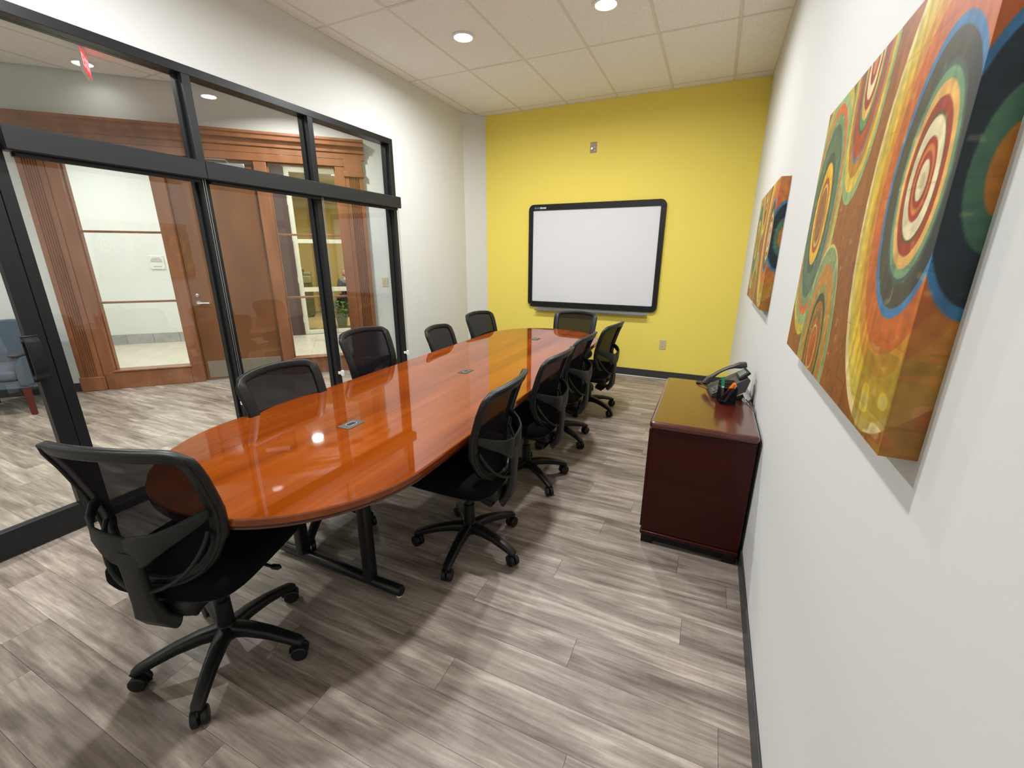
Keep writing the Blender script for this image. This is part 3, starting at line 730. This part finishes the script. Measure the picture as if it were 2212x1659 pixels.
# ------------------------------------------------------------------ canvases
def vnoise(U, V, fx, fy, seed):
    rs = np.random.RandomState(seed); g = rs.rand(64, 64)
    x, y = U * fx, V * fy; xi, yi = np.floor(x).astype(int), np.floor(y).astype(int); xf, yf = x - xi, y - yi
    xf = xf * xf * (3 - 2 * xf); yf = yf * yf * (3 - 2 * yf)
    G = lambda a, b: g[a % 64, b % 64]
    return (G(xi, yi) * (1 - xf) + G(xi + 1, yi) * xf) * (1 - yf) + (G(xi, yi + 1) * (1 - xf) + G(xi + 1, yi + 1) * xf) * yf
def paint(U, V):
    """U 0..1.03 left to right (wraps round the near side after .96), V 0..0.70 up; returns srgb 0..255"""
    wob = .008 * (vnoise(U, V, 12, 12, 1) - .5)
    rgb = np.zeros(U.shape + (3,)); rgb[:] = (156, 92, 36)
    n0 = vnoise(U, V, 7, 3, 2); rgb[:] = rgb * (.88 + .26 * n0[..., None])
    def rings(cu, cv, ratio, L, shift=0.0, tilt=0.0):
        r = np.sqrt(((U - cu - tilt * (V - cv)) / ratio) ** 2 + (V - cv) ** 2) + wob
        prev = 1e9
        for b, col in L:
            m = r < b; rgb[m] = col
    rings(.15, .405, .62, [(.345, (196, 178, 62)), (.315, (150, 172, 108)), (.285, (214, 104, 44)), (.262, (120, 150, 96)), (.235, (74, 104, 84)), (.205, (86, 112, 84)), (.165, (56, 78, 66)), (.14, (228, 178, 44)), (.105, (168, 74, 34)), (.088, (206, 186, 92)), (.078, (150, 96, 44))])
    rings(.375, .06, .62, [(.262, (206, 190, 112)), (.255, (132, 152, 100)), (.215, (188, 128, 48)), (.165, (150, 140, 70)), (.140, (64, 70, 46)), (.120, (166, 112, 40)), (.095, (120, 100, 50)), (.078, (178, 96, 34)), (.060, (214, 190, 110)), (.055, (174, 88, 36))])
    rings(.43, .70, .50, [(.292, (140, 166, 112)), (.265, (218, 186, 66)), (.232, (182, 122, 38)), (.200, (94, 118, 150)), (.192, (170, 66, 30)), (.145, (62, 78, 54)), (.138, (98, 132, 90)), (.118, (222, 172, 84)), (.098, (150, 52, 26)), (.078, (232, 212, 160)), (.050, (150, 46, 30)), (.030, (206, 130, 60))])
    rings(.855, .40, .66, [(.392, (226, 204, 138)), (.372, (208, 182, 72)), (.335, (214, 176, 48)), (.300, (206, 140, 36)), (.262, (196, 98, 34))])
    k = (V > .50) & (U > .80); kt = np.clip((V - .50) / .12, 0, 1)[..., None] * k[..., None] * .75; rgb[:] = rgb * (1 - kt) + np.array((202, 108, 66)) * kt
    k = (V < .26) & (U > .955); rgb[k] = rgb[k] * .35 + np.array((176, 96, 38)) * .65
    rm = np.sqrt(((U - .855) / .66) ** 2 + (V - .40) ** 2) + wob
    rs_ = np.sqrt(((U - 1.012) / .066) ** 2 + ((V - .395) / .172) ** 2) * .172 + wob * .5
    rgb[(rm < .203) | ((rs_ < .188) & (U > .9))] = (58, 120, 164)
    dk = (rm < .187) | ((rs_ < .170) & (U > .9)); mixd = np.clip((U - .90) / .06, 0, 1)[..., None]
    dcol = np.array((70, 68, 52)) * (1 - mixd) + np.array((22, 38, 48)) * mixd; rgb[dk] = dcol[dk]
    rings(.857, .40, .62, [(.150, (66, 92, 80)), (.141, (112, 150, 108)), (.126, (228, 176, 92)), (.107, (160, 50, 28)), (.088, (88, 84, 44)), (.083, (236, 222, 176)), (.057, (170, 48, 32)), (.047, (206, 122, 58)), (.038, (166, 46, 30)), (.027, (236, 222, 176)), (.010, (206, 186, 130))])
    # weathered band below and above the big target
    b1 = (V < .235 - .5 * np.abs(U - .93)) & (U > .72)
    nn = vnoise(U, V, 26, 40, 5); n2 = vnoise(U, V, 60, 90, 6)
    k = (V < .15) & (U > .80); kk = k & (nn > .45); rgb[kk] = rgb[kk] * .45 + np.array((150, 118, 30)) * .55
    kk = k & (nn < .25); rgb[kk] = rgb[kk] * .6 + np.array((196, 180, 110)) * .4
    # circle on the wrapped near side
    up = (U > .90)
    rr_ = np.sqrt(((U - 1.014) / .042) ** 2 + ((V - .395) / .10) ** 2)
    rgb[(rr_ < 1) & up] = (72, 112, 86); rgb[(rr_ < .55) & up] = (190, 120, 40)
    # distress
    d = (n2 > .82) & (nn > .7); rgb[d] = rgb[d] * .7 + np.array((200, 180, 120)) * .3
    st = vnoise(U, V, 90, 8, 8); rgb *= (.90 + .2 * st)[..., None]; rgb *= (.92 + .16 * n2)[..., None]
    hz = (np.abs(((V + .01 * n0) % .115) - .05) < .0012) & (vnoise(U, V, 30, 30, 9) > .45); rgb[hz] *= .86
    return np.clip(rgb * .93, 0, 255)
def art_mat():
    m = bpy.data.materials.new('canvas_paint'); m.use_nodes = True; nt = m.node_tree
    a = nt.nodes.new('ShaderNodeVertexColor'); a.layer_name = 'paint'; nt.links.new(a.outputs[0], nt.nodes['Principled BSDF'].inputs['Base Color'])
    nt.nodes['Principled BSDF'].inputs['Roughness'].default_value = .5
    return m
M['art'] = art_mat()
def canvas(y_near, y_far, z0, z1, depth, label, nu=420, nv=340):
    """near side wraps toward the viewer; local origin at the wall"""
    W_, Hh = y_far - y_near, z1 - z0
    U, V = np.meshgrid(np.linspace(0, .96 + depth, nu + 20), np.linspace(0, .70, nv), indexing='ij')
    X = np.where(U < .96, -depth, -depth + (U - .96)); Y = np.where(U < .96, (1 - U / .96) * W_, 0); Z = V / .70 * Hh
    co = np.stack([X, Y - W_ / 2, Z - Hh / 2], -1).reshape(-1, 3)
    n0, n1 = U.shape; idx = np.arange(n0 * n1).reshape(n0, n1)
    q = np.stack([idx[:-1, :-1], idx[1:, :-1], idx[1:, 1:], idx[:-1, 1:]], -1).reshape(-1, 4)
    me = bpy.data.meshes.new('canvas'); me.vertices.add(len(co)); me.vertices.foreach_set('co', co.ravel())
    me.loops.add(q.size); me.loops.foreach_set('vertex_index', q.ravel()); me.polygons.add(len(q)); me.polygons.foreach_set('loop_start', np.arange(0, q.size, 4)); me.polygons.foreach_set('loop_total', np.full(len(q), 4))
    me.update(calc_edges=True)
    du, dv = (U[1, 0] - U[0, 0]) / 3, (V[0, 1] - V[0, 0]) / 3
    c = sum(paint(U + a * du, V + b * dv) for a in (-1, 0, 1) for b in (-1, 0, 1)) / 9 / 255; lin = np.where(c < .04045, c / 12.92, ((c + .055) / 1.055) ** 2.4)
    at = me.color_attributes.new('paint', 'FLOAT_COLOR', 'POINT'); at.data.foreach_set('color', np.concatenate([lin.reshape(-1, 3), np.ones((n0 * n1, 1))], 1).ravel())
    me.materials.append(M['art'])
    t = empty('wall_canvas', (XR, (y_near + y_far) / 2, (z0 + z1) / 2)); tag(t, label, 'painting')
    o = bpy.data.objects.new('painted_canvas', me); C.objects.link(o); o.parent = t
    MB().box(-depth + .003, -.001, -W_ / 2 + .003, W_ / 2, -Hh / 2 + .001, Hh / 2 - .001).build('stretcher', M['portald'], t)
    return t
canvas(.78, 1.745, 1.265, 1.968, .048, 'large abstract canvas of concentric coloured rings, nearest the viewer on the right wall')
canvas(2.84, 3.93, 1.262, 1.962, .048, 'farther abstract canvas of coloured rings on the right wall near the yellow wall', 150, 140)

# ------------------------------------------------------------------ hallway: diagonal entry wall with wooden door surround
def local(name, label, cat, kind=None):
    t = empty(name, A0, PI / 4); tag(t, label, cat, kind=kind); return t
ew = MB(); ew.box(-6, .2, .03, .17, -.02, H + .1).box(3.15, 4.72, .03, .17, -.02, H + .1).box(.2, 3.15, .03, .17, 2.70, H + .1)
o = ew.build('wall_entry', M['corrwall']); o.location = A0; o.rotation_euler = (0, 0, PI / 4); tag(o, 'white diagonal hallway wall around the wooden entrance', 'wall', kind='structure')
o = MB().box(-5, -.03, .02, .03, 0, .1).build('baseboard_entry', M['base']); o.location = A0; o.rotation_euler = (0, 0, PI / 4); tag(o, 'dark baseboard left of the wooden entrance', 'baseboard', kind='structure')
o = MB().box(3.40, 4.55, .02, .03, 0, .1).build('baseboard_entry', M['base']); o.location = A0; o.rotation_euler = (0, 0, PI / 4); tag(o, 'dark baseboard right of the wooden entrance', 'baseboard', kind='structure')
ps = local('door_surround', 'wide stained wood entrance surround with fluted pilasters, crown moulding and glazed sidelights', 'door surround')
def pb(name, x0, x1, y0, y1, z0, z1, m='portal', b=.004, parent=ps): return MB().box(x0, x1, y0, y1, z0, z1).build(name, M[m], parent, bevel=b)
def fluted(x0, x1):
    poly = [(x0, .03)]; poly = [(x0, .03), (x0, -.01)]
    fl0 = x0 + .045; nfl = 6; wv = (x1 - x0 - .09) / nfl
    for i in range(nfl):
        a = fl0 + i * wv
        poly += [(a + wv * .12, -.01), (a + wv * .3, .004), (a + wv * .7, .004), (a + wv * .88, -.01)]
    poly += [(x1, -.01), (x1, .03)]
    return MB().extr(poly, lambda a, b, k: (a, b, .17 if k == 0 else 2.50))
for x0, x1 in ((0.0, .215), (3.145, 3.36)):
    fluted(x0, x1).build('pilaster', M['portal'], ps, sharp=25)
    pb('plinth', x0 - .012, x1 + .012, -.028, .03, 0, .17, b=.008)
    pb('capital', x0 - .015, x1 + .015, -.03, .03, 2.50, 2.56); pb('capital_block', x0 - .002, x1 + .002, -.014, .03, 2.56, 2.70)
# crown: profile along s
crown = [(.03, 2.70), (-.012, 2.70), (-.012, 2.76), (-.03, 2.772), (-.03, 2.80), (-.052, 2.825), (-.075, 2.84), (-.078, 2.875), (-.095, 2.89), (-.095, 2.915), (.03, 2.915)]
MB().extr(crown, lambda a, b, k: ((-.03 if k == 0 else 3.39), a, b)).build('crown_moulding', M['portal'], ps, sharp=25)
pb('frieze', .215, 3.145, -.008, .05, 2.615, 2.70)
pb('jamb_casing', .215, .33, .0, .14, 0.17, 2.615); pb('jamb_casing', 3.03, 3.145, .0, .14, .17, 2.615)
pb('mullion_post', 1.09, 1.225, .0, .14, 0, 2.615); pb('mullion_post', 2.135, 2.27, .0, .14, 0, 2.615)
for a, b_ in ((.33, 1.09), (2.27, 3.03)):
    pb('bulkhead_panel', a - .1, b_ + (.1 if a > 1 else .0), -.004, .14, 0, .205); pb('sill', a - .02, b_ + .02, -.016, .14, .205, .225, b=.006)
    for za, zb in ((.225, 1.01), (1.03, 1.79), (1.81, 2.60)):
        MB().box(a, b_, .075, .081, za, zb).build('pane', M['glass2'], ps)
    for z in (1.02, 1.80): pb('muntin', a, b_, .055, .10, z - .012, z + .012, 'muntin', .003)
    pb('head_casing', a, b_, .03, .14, 2.60, 2.615)
    pb('glazing_stop', a, a + .012, .05, .10, .225, 2.60, 'portal', .002); pb('glazing_stop', b_ - .012, b_, .05, .10, .225, 2.60, 'portal', .002)
dd = local('door_2', 'tall brown wood veneer door between the sidelights with steel kick plate', 'door', 'structure')
pb('leaf', 1.228, 2.132, .06, .105, .012, 2.585, 'portald', .003, dd)
pb('head_jamb', 1.225, 2.135, .02, .14, 2.59, 2.615, 'portal', .003, dd)
pb('kick_plate', 1.262, 2.10, .056, .060, .035, .25, 'steel', .001, dd)
pb('threshold', 1.225, 2.135, -.01, .14, 0, .012, 'alu', .002, dd)
MB().lathe([(.022, 0), (.022, -.012), (.015, -.016)], 16, 1.30, .06, 1.075, 'y').build('deadbolt', M['alu'], dd)
hd = MB().lathe([(.026, 0), (.026, -.008), (.010, -.010), (.010, -.05)], 16, 1.30, .06, .985, 'y'); hd.tube([(1.30, .012, .985), (1.36, .010, .986), (1.42, .012, .983)], .009, 8); hd.build('lever_handle', M['alu'], dd)
pb('closer_body', 1.74, 2.04, .005, .058, 2.505, 2.575, 'alu', .006, dd)
MB().tube([(1.88, .03, 2.578), (1.86, -.03, 2.60), (1.62, .01, 2.606)], .008, 8).build('closer_arm', M['alu'], dd)
def plate_on(s, n, z): return SN(s, n, z)
outlet(SN(3.53, .03, 1.20), PI / 4, 'beige double switch plate right of the wooden entrance', 'switch')
# exit sign
t = empty('exit_sign', SN(1.0, -.66, H), PI / 4 + R(13)); tag(t, 'red glowing EXIT sign hanging from the hallway ceiling', 'exit sign')
MB().box(-.012, .012, -.15, .15, -.225, -.02).build('housing', M['white'], t, bevel=.004)
MB().box(-.02, .02, -.06, .06, -.02, 0).build('canopy', M['white'], t)
MB().box(.012, .0145, -.14, .14, -.205, -.03).build('red_face', M['red'], t)
f = bpy.data.curves.new('exit', 'FONT'); f.body = 'EXIT'; f.size = .15; f.extrude = .001; f.align_x = 'CENTER'; f.materials.append(M['redl'])
o = bpy.data.objects.new('text', f); C.objects.link(o); bpy.context.view_layer.update()
me_ = bpy.data.meshes.new_from_object(o); bpy.data.objects.remove(o); o = bpy.data.objects.new('lettering', me_); C.objects.link(o); o.parent = t; o.rotation_euler = (PI / 2, 0, PI / 2); o.location = (.0155, 0, -.17)

# hallway far walls
tag(MB().box(-9.32, -9.2, YC, -.2, 0, H).build('wall_hall', M['corrwall']), 'white hallway end wall', 'wall', kind='structure')
tag(MB().box(-9.2, XO, YC - .12, YC, 0, H).build('wall_hall', M['corrwall']), 'white hallway side wall behind the viewer', 'wall', kind='structure')
tag(MB().box(-9.2, XO, YC, -1.2, -.05, 0).build('floor', bpy.data.materials['floor_behind']), 'hallway floor behind the viewer', 'floor', kind='structure')

# blue armchair in the hallway
def armchair():
    t = empty('armchair', SN(-.36, -.48, 0), PI / 4); tag(t, 'blue-grey upholstered armchair with cherry wood legs in the hallway behind the door', 'armchair')
    for sx in (-1, 1):
        for yy, h in ((-.30, .30), (.28, .30)):
            MB().sweep([(sx * .30, yy, 0), (sx * .30, yy, h)], rrect(.05, .05, .006, 2), scale=[.75, 1], up=(0, 1, 0)).build('leg', M['redwood'], t)
    MB().box(-.33, .33, -.33, .30, .28, .36).build('seat_rail', M['bluefab'], t, bevel=.01)
    MB().box(-.27, .27, -.34, .22, .36, .46).build('seat_cushion', M['bluefab'], t, bevel=.03, seg=4)
    b = MB(); pts = []
    for i in range(13):
        a = lerp(-1, 1, i / 12); pts.append((a * .30, .27 - .05 * (1 - a * a) * 0 + .02 * (1 - a * a), .36))
    prof = [(-.30, .84), (-.2, .875), (-.1, .892), (0, .897), (.1, .892), (.2, .875), (.30, .84)]
    vs = [(x, .22, .36) for x, _ in prof] + [(x, .25, z) for x, z in prof] + [(x, .30, .36) for x, _ in prof] + [(x, .33, z) for x, z in prof]
    n = 7; fs = []
    for i in range(n - 1):
        fs += [(i, i + 1, n + i + 1, n + i), (2 * n + i + 1, 2 * n + i, 3 * n + i, 3 * n + i + 1), (n + i, n + i + 1, 3 * n + i + 1, 3 * n + i), (i + 1, i, 2 * n + i, 2 * n + i + 1)]
    fs += [(0, n, 3 * n, 2 * n), (n - 1, 3 * n - 1, 4 * n - 1, 2 * n - 1)]
    b.add(vs, fs).build('backrest', M['bluefab'], t, bevel=.015, seg=3)
    for sx in (-1, 1):
        MB().box(sx * .27, sx * .34, -.34, .26, .30, .60).build('arm_panel', M['bluefab'], t, bevel=.02, seg=3)
        MB().box(sx * .265, sx * .345, -.36, .22, .60, .625).build('arm_cap', M['base'], t, bevel=.01)
armchair()

# ------------------------------------------------------------------ lobby behind the sidelights
def lw(name, label, m, *boxes, kind='structure', cat='wall'):
    b = MB()
    for bx in boxes: b.box(*bx)
    o = b.build(name, M[m]); o.location = A0; o.rotation_euler = (0, 0, PI / 4); tag(o, label, cat, kind=kind); return o
lf = lw('floor', 'cream marble tile floor of the lobby behind the wooden entrance', 'basetile', (-4, 4.8, .17, 3.25, -.05, -.004), cat='floor')
rn = random.Random(4)
tw, tl = .305, .61
s0 = 2.065 - tw * 20
tm = MB().box(.001, tw - .001, .001, tl - .001, -.0038, 0).mesh('floor_tile', M['lobbyfloor'])
for i in range(26):
    s_ = s0 + i * tw
    if s_ < -2.6 or s_ > 4.2: continue
    n_ = 2.12 - tl * 4 + (tl / 2 if i % 2 else 0)
    while n_ < 3.25:
        a, b_ = max(n_, .17), min(n_ + tl, 3.25)
        if b_ - a > .02:
            if b_ - a > tl - .001: o = bpy.data.objects.new('floor_tile', tm); o.location = (s_, n_, 0)
            else: o = bpy.data.objects.new('floor_tile', MB().box(s_ + .001, s_ + tw - .001, a + .001, b_ - .001, -.0038, 0).mesh('floor_tile', M['lobbyfloor']))
            C.objects.link(o); o.parent = lf
        n_ += tl
lw('ceiling', 'plain ceiling over the lobby and office', 'sofit', (-4, 4.8, .17, 8.2, H, H + .1), cat='ceiling')
lw('wall_lobby', 'white lobby back wall seen through the left sidelight', 'lobbywall', (-4.0, 1.62, 3.25, 3.37, 0, H))
lw('wall_lobby', 'white lobby end walls', 'lobbywall', (-4.12, -4.0, .17, 3.3, 0, H), (4.72, 4.84, .03, 8.2, 0, H))
lw('wall_column', 'dark brown panelled column beside the white glass door', 'brown', (1.62, 2.128, 3.23, 3.45, 0, H))
bt = lw('baseboard_lobby', 'grey marble tile base along the lobby wall', 'dark', (-4, 1.62, 3.243, 3.25, 0, .17), cat='baseboard')
for i in range(14):
    a = -3.98 + i * .40
    if a + .4 < 1.62: MB().box(a + .002, a + .398, 3.238, 3.246, 0, .178).build('base_tile', M['basetile'], bt, bevel=.001)
# plaque
t = empty('wall_plaque', SN(-.075, 3.25, 1.42), PI / 4); tag(t, 'small pale square plaque on the lobby wall behind the left sidelight', 'plaque')
MB().extr(rrect(.215, .225, .006, 3), lambda a, b, k: (a, -.022 * k, b)).build('panel', M['white'], t, bevel=.002)
ln = MB()
for i, (w_, z) in enumerate(((.11, .075), (.15, .052), (.17, .03), (.17, .010), (.12, -.07))): ln.box(-w_ / 2, w_ / 2, -.0235, -.022, z - .005, z + .005)
tag(ln.build('lettering_lines', M['print'], t), kind='stuff')
for sx in (-.095, .095):
    for sz in (-.1, .1): MB().lathe([(.004, 0), (.004, -.003)], 8, sx, -.022, sz, 'y').build('screw', M['steel'], t)
# white glass door to the office
gd = local('door_3', 'white framed glass door at the back of the lobby', 'door', 'structure')
for nm, a, b_, c_, d_ in (('stile', 2.13, 2.215, 0, 3.1), ('stile', 3.16, 3.25, 0, 3.1)): pb(nm, a, b_, 3.27, 3.32, c_, d_, 'trimwhite', .004, gd)
for z0, z1 in ((0, .085), (.85, .935), (1.77, 1.845), (3.02, 3.1)): pb('rail', 2.215, 3.16, 3.27, 3.32, z0, z1, 'trimwhite', .004, gd)
for z0, z1 in ((.085, .85), (.935, 1.77), (1.845, 3.02)): MB().box(2.215, 3.16, 3.292, 3.298, z0, z1).build('pane', M['glass2'], gd)
for z in (.30, 1.08, 1.86, 2.5): MB().lathe([(.014, -.055), (.014, .055)], 10, 2.125, 3.262, z).build('hinge', M['trimwhite'], gd)
lw('wall_lobby', 'cream wall above and right of the white glass door', 'lobbywall', (2.13, 4.8, 3.26, 3.34, 3.1, H), (3.25, 4.8, 3.26, 3.34, 0, 3.1))
# office beyond
lw('floor', 'tan carpet of the office behind the white glass door', 'officefloor', (-1, 4.8, 3.34, 8.2, -.05, 0), cat='floor')
lw('wall_office', 'tan office walls beyond the glass door', 'officewall', (-1, 4.8, 7.4, 7.52, 0, H), (-1.1, -1, 3.34, 7.5, 0, H))
lw('trim_2', 'pale yellow door casing inside the office', 'officewall', (2.27, 2.36, 7.30, 7.40, 0, 2.6), (2.50, 2.54, 7.34, 7.40, 0, 2.6), cat='trim')
def copier():
    t = empty('copier', SN(1.78, 6.3, 0), PI / 4); tag(t, 'dark office copier behind the glass door, left of the plant', 'copier')
    MB().box(-.32, .36, -.30, .30, 0.02, .85).build('cabinet', M['copier'], t, bevel=.02)
    MB().box(-.32, .36, -.31, -.30, .1, .28).box(-.32, .36, -.31, -.30, .32, .5).build('paper_drawer', M['copier'], t)
    MB().box(-.34, .38, -.32, .30, .86, 1.05).build('scanner', M['copierl'], t, bevel=.03, seg=3)
    MB().box(-.34, .38, -.28, .30, 1.06, 1.14).build('feeder', M['copierl'], t, bevel=.02, seg=3)
    MB().box(-.2, .25, -.36, -.30, 1.15, 1.20).build('control_panel', M['copier'], t)
copier()
def plant():
    t = empty('potted_plant', SN(2.84, 3.92, 0)); tag(t, 'leafy green plant in a grey pot behind the glass door', 'potted plant')
    MB().lathe([(.085, 0), (.09, .01), (.125, .26), (.135, .27), (.133, .285), (.118, .285), (.115, .26)], 24).build('pot', M['pot'], t)
    rs = random.Random(11)
    for i in range(70):
        a = rs.uniform(0, 2 * PI); el = rs.uniform(.15, 1.35); L_ = rs.uniform(.16, .34) if i > 3 else .52
        if i <= 3: a = R(45 + 180 + 12 * i - 20); el = .42
        base = Vector((.03 * math.cos(a), .03 * math.sin(a), .27)); stem = []
        for k in range(6):
            f = k / 5; r = L_ * f * math.cos(el * (1 - .25 * f)); z = L_ * f * math.sin(el) - .10 * f * f * (L_ / .3) * (1.2 - el * .5)
            stem.append(base + Vector((math.cos(a) * r, math.sin(a) * r, z + .04)))
        st = MB().tube([tuple(p) for p in stem], .003, 5)
        tip = stem[-1]; dr_ = (stem[-1] - stem[-2]).normalized(); sd = dr_.cross(Vector((0, 0, 1))).normalized()
        ll = rs.uniform(.12, .18); ww = ll * .36; vs = []; K = 6
        for k in range(K):
            f = k / (K - 1); wd = ww * math.sin(PI * (f * .92 + .04)) ; c_ = tip + dr_ * ll * f + Vector((0, 0, -.05 * f * f))
            vs += [tuple(c_ - sd * wd + Vector((0, 0, .012))), tuple(c_), tuple(c_ + sd * wd + Vector((0, 0, .012)))]
        fs = []
        for k in range(K - 1):
            o_ = k * 3; fs += [(o_, o_ + 1, o_ + 4, o_ + 3), (o_ + 1, o_ + 2, o_ + 5, o_ + 4)]
        st.add(vs, fs); o = bpy.data.objects.new('leaf', st.mesh('leaf', M['leaf'], 60)); C.objects.link(o); o.parent = t
plant()
def skin_obj(name, verts, edges, radii, root, m, parent, sub=2):
    me = bpy.data.meshes.new(name); me.from_pydata(verts, edges, []); o = bpy.data.objects.new(name, me); C.objects.link(o); o.parent = parent
    sk = o.modifiers.new('skin', 'SKIN'); sk.use_smooth_shade = True
    for i, r in enumerate(radii):
        me.skin_vertices[0].data[i].radius = (r, r) if not isinstance(r, tuple) else r
        me.skin_vertices[0].data[i].use_root = (i == root)
    s_ = o.modifiers.new('sub', 'SUBSURF'); s_.levels = sub; s_.render_levels = sub; me.materials.append(m); return o
def person():
    t = empty('person', SN(3.05, 5.9, 0), PI / 4 + R(25)); tag(t, 'person in a grey jacket seated at a desk beyond the glass door, head bowed', 'person')
    # faces +y locally
    V_ = [(0, 0, .50), (0, -.01, .64), (0, .0, .80), (0, .03, .93), (0, .06, 1.00), (0, .09, 1.07), (0, .12, 1.13), (0, .13, 1.19)]
    r_ = [(.15, .11), (.14, .10), (.16, .105), (.17, .09), .055, (.075, .085), (.085, .10), (.06, .07)]
    E_ = [(i, i + 1) for i in range(7)]
    for s in (-1, 1):
        b = len(V_); V_ += [(s * .09, .02, .50), (s * .11, .40, .49), (s * .11, .42, .09), (s * .11, .53, .04)]; r_ += [.085, .06, .042, .035]
        E_ += [(0, b), (b, b + 1), (b + 1, b + 2), (b + 2, b + 3)]
        b = len(V_); V_ += [(s * .19, .03, .92), (s * .25, .06, .70), (s * .18, .30, .76), (s * .16, .38, .765)]; r_ += [.06, .045, .034, (.035, .016)]
        E_ += [(3, b), (b, b + 1), (b + 1, b + 2), (b + 2, b + 3)]
        for k in range(4):
            f = len(V_); V_ += [(s * (.13 + .02 * k), .42, .765), (s * (.13 + .02 * k), .46 - .005 * abs(k - 1.5), .757)]; r_ += [.009, .008]; E_ += [(b + 3, f), (f, f + 1)]
        f = len(V_); V_ += [(s * .12, .39, .76), (s * .10, .41, .757)]; r_ += [.010, .008]; E_ += [(b + 3, f), (f, f + 1)]
    skin_obj('body', V_, E_, r_, 0, M['skin'], t, 1)
    J = [(0, 0, .52), (0, -.01, .66), (0, .0, .80), (0, .03, .93), (0, .05, .985)]; jr = [(.165, .125), (.16, .12), (.178, .125), (.185, .11), .07]
    JE = [(0, 1), (1, 2), (2, 3), (3, 4)]
    for s in (-1, 1):
        b = len(J); J += [(s * .19, .03, .92), (s * .25, .06, .70), (s * .19, .27, .755)]; jr += [.075, .058, .042]; JE += [(3, b), (b, b + 1), (b + 1, b + 2)]
    skin_obj('jacket', J, JE, jr, 0, M['jacket'], t, 2)
    T = [(0, 0, .50)]; tr = [(.165, .125)]; TE = []
    for s in (-1, 1):
        b = len(T); T += [(s * .09, .03, .50), (s * .11, .40, .49), (s * .11, .42, .10)]; tr += [.098, .075, .06]; TE += [(0, b), (b, b + 1), (b + 1, b + 2)]
    skin_obj('trousers', T, TE, tr, 0, M['trousers'], t, 1)
    MB().lathe([(.080, -.05), (.088, -.035), (.088, -.025), (.080, -.015)], 16, 0, .10, 1.09).build('hair', M['hair'], t)
    for s in (-1, 1): MB().lathe([(.006, 0), (.02, .004), (.018, .014)], 10, s * .085, .12, 1.11, 'x').build('ear', M['skin'], t)
    for s in (-1, 1): MB().lathe([(.003, 0), (.010, .004), (.004, .008)], 8, s * .032, .212, 1.13, 'y').build('eye', M['dark'], t)
    MB().lathe([(.004, .03), (.014, .0), (.006, -.006)], 8, 0, .218, 1.09).build('nose', M['skin'], t)
    MB().box(-.022, .022, .205, .211, 1.062, 1.068).build('mouth', M['redpen'], t)
person()
t = empty('desk_chair', SN(3.05, 5.88, 0), PI / 4 + R(25)); tag(t, 'dark chair under the seated person beyond the glass door', 'chair')
MB().box(-.24, .24, -.2, .25, .35, .41).build('seat', M['plastic'], t, bevel=.02)
MB().box(-.22, .22, -.24, -.19, .45, .88).build('backrest', M['plastic'], t, bevel=.02)
for a in range(4): MB().sweep([(0.0, 0, .1), (.26 * math.cos(a * PI / 2 + .8), .26 * math.sin(a * PI / 2 + .8), .03)], rrect(.03, .03, .005, 2)).build('leg', M['plastic'], t)
MB().cyl(0, 0, .08, .36, .03, 12).build('column', M['plastic'], t)
t = empty('desk', SN(3.0, 6.75, 0), PI / 4); tag(t, 'dark desk in front of the seated person beyond the glass door', 'desk')
MB().box(-.15, 1.4, -.36, .4, .70, .74).build('desktop', M['copier'], t, bevel=.004)
MB().box(-.15, 1.4, -.33, -.31, .25, .70).build('modesty_panel', M['copier'], t)
for x in (-.13, 1.36): MB().box(x, x + .03, -.34, .38, 0, .70).build('side_panel', M['copier'], t)
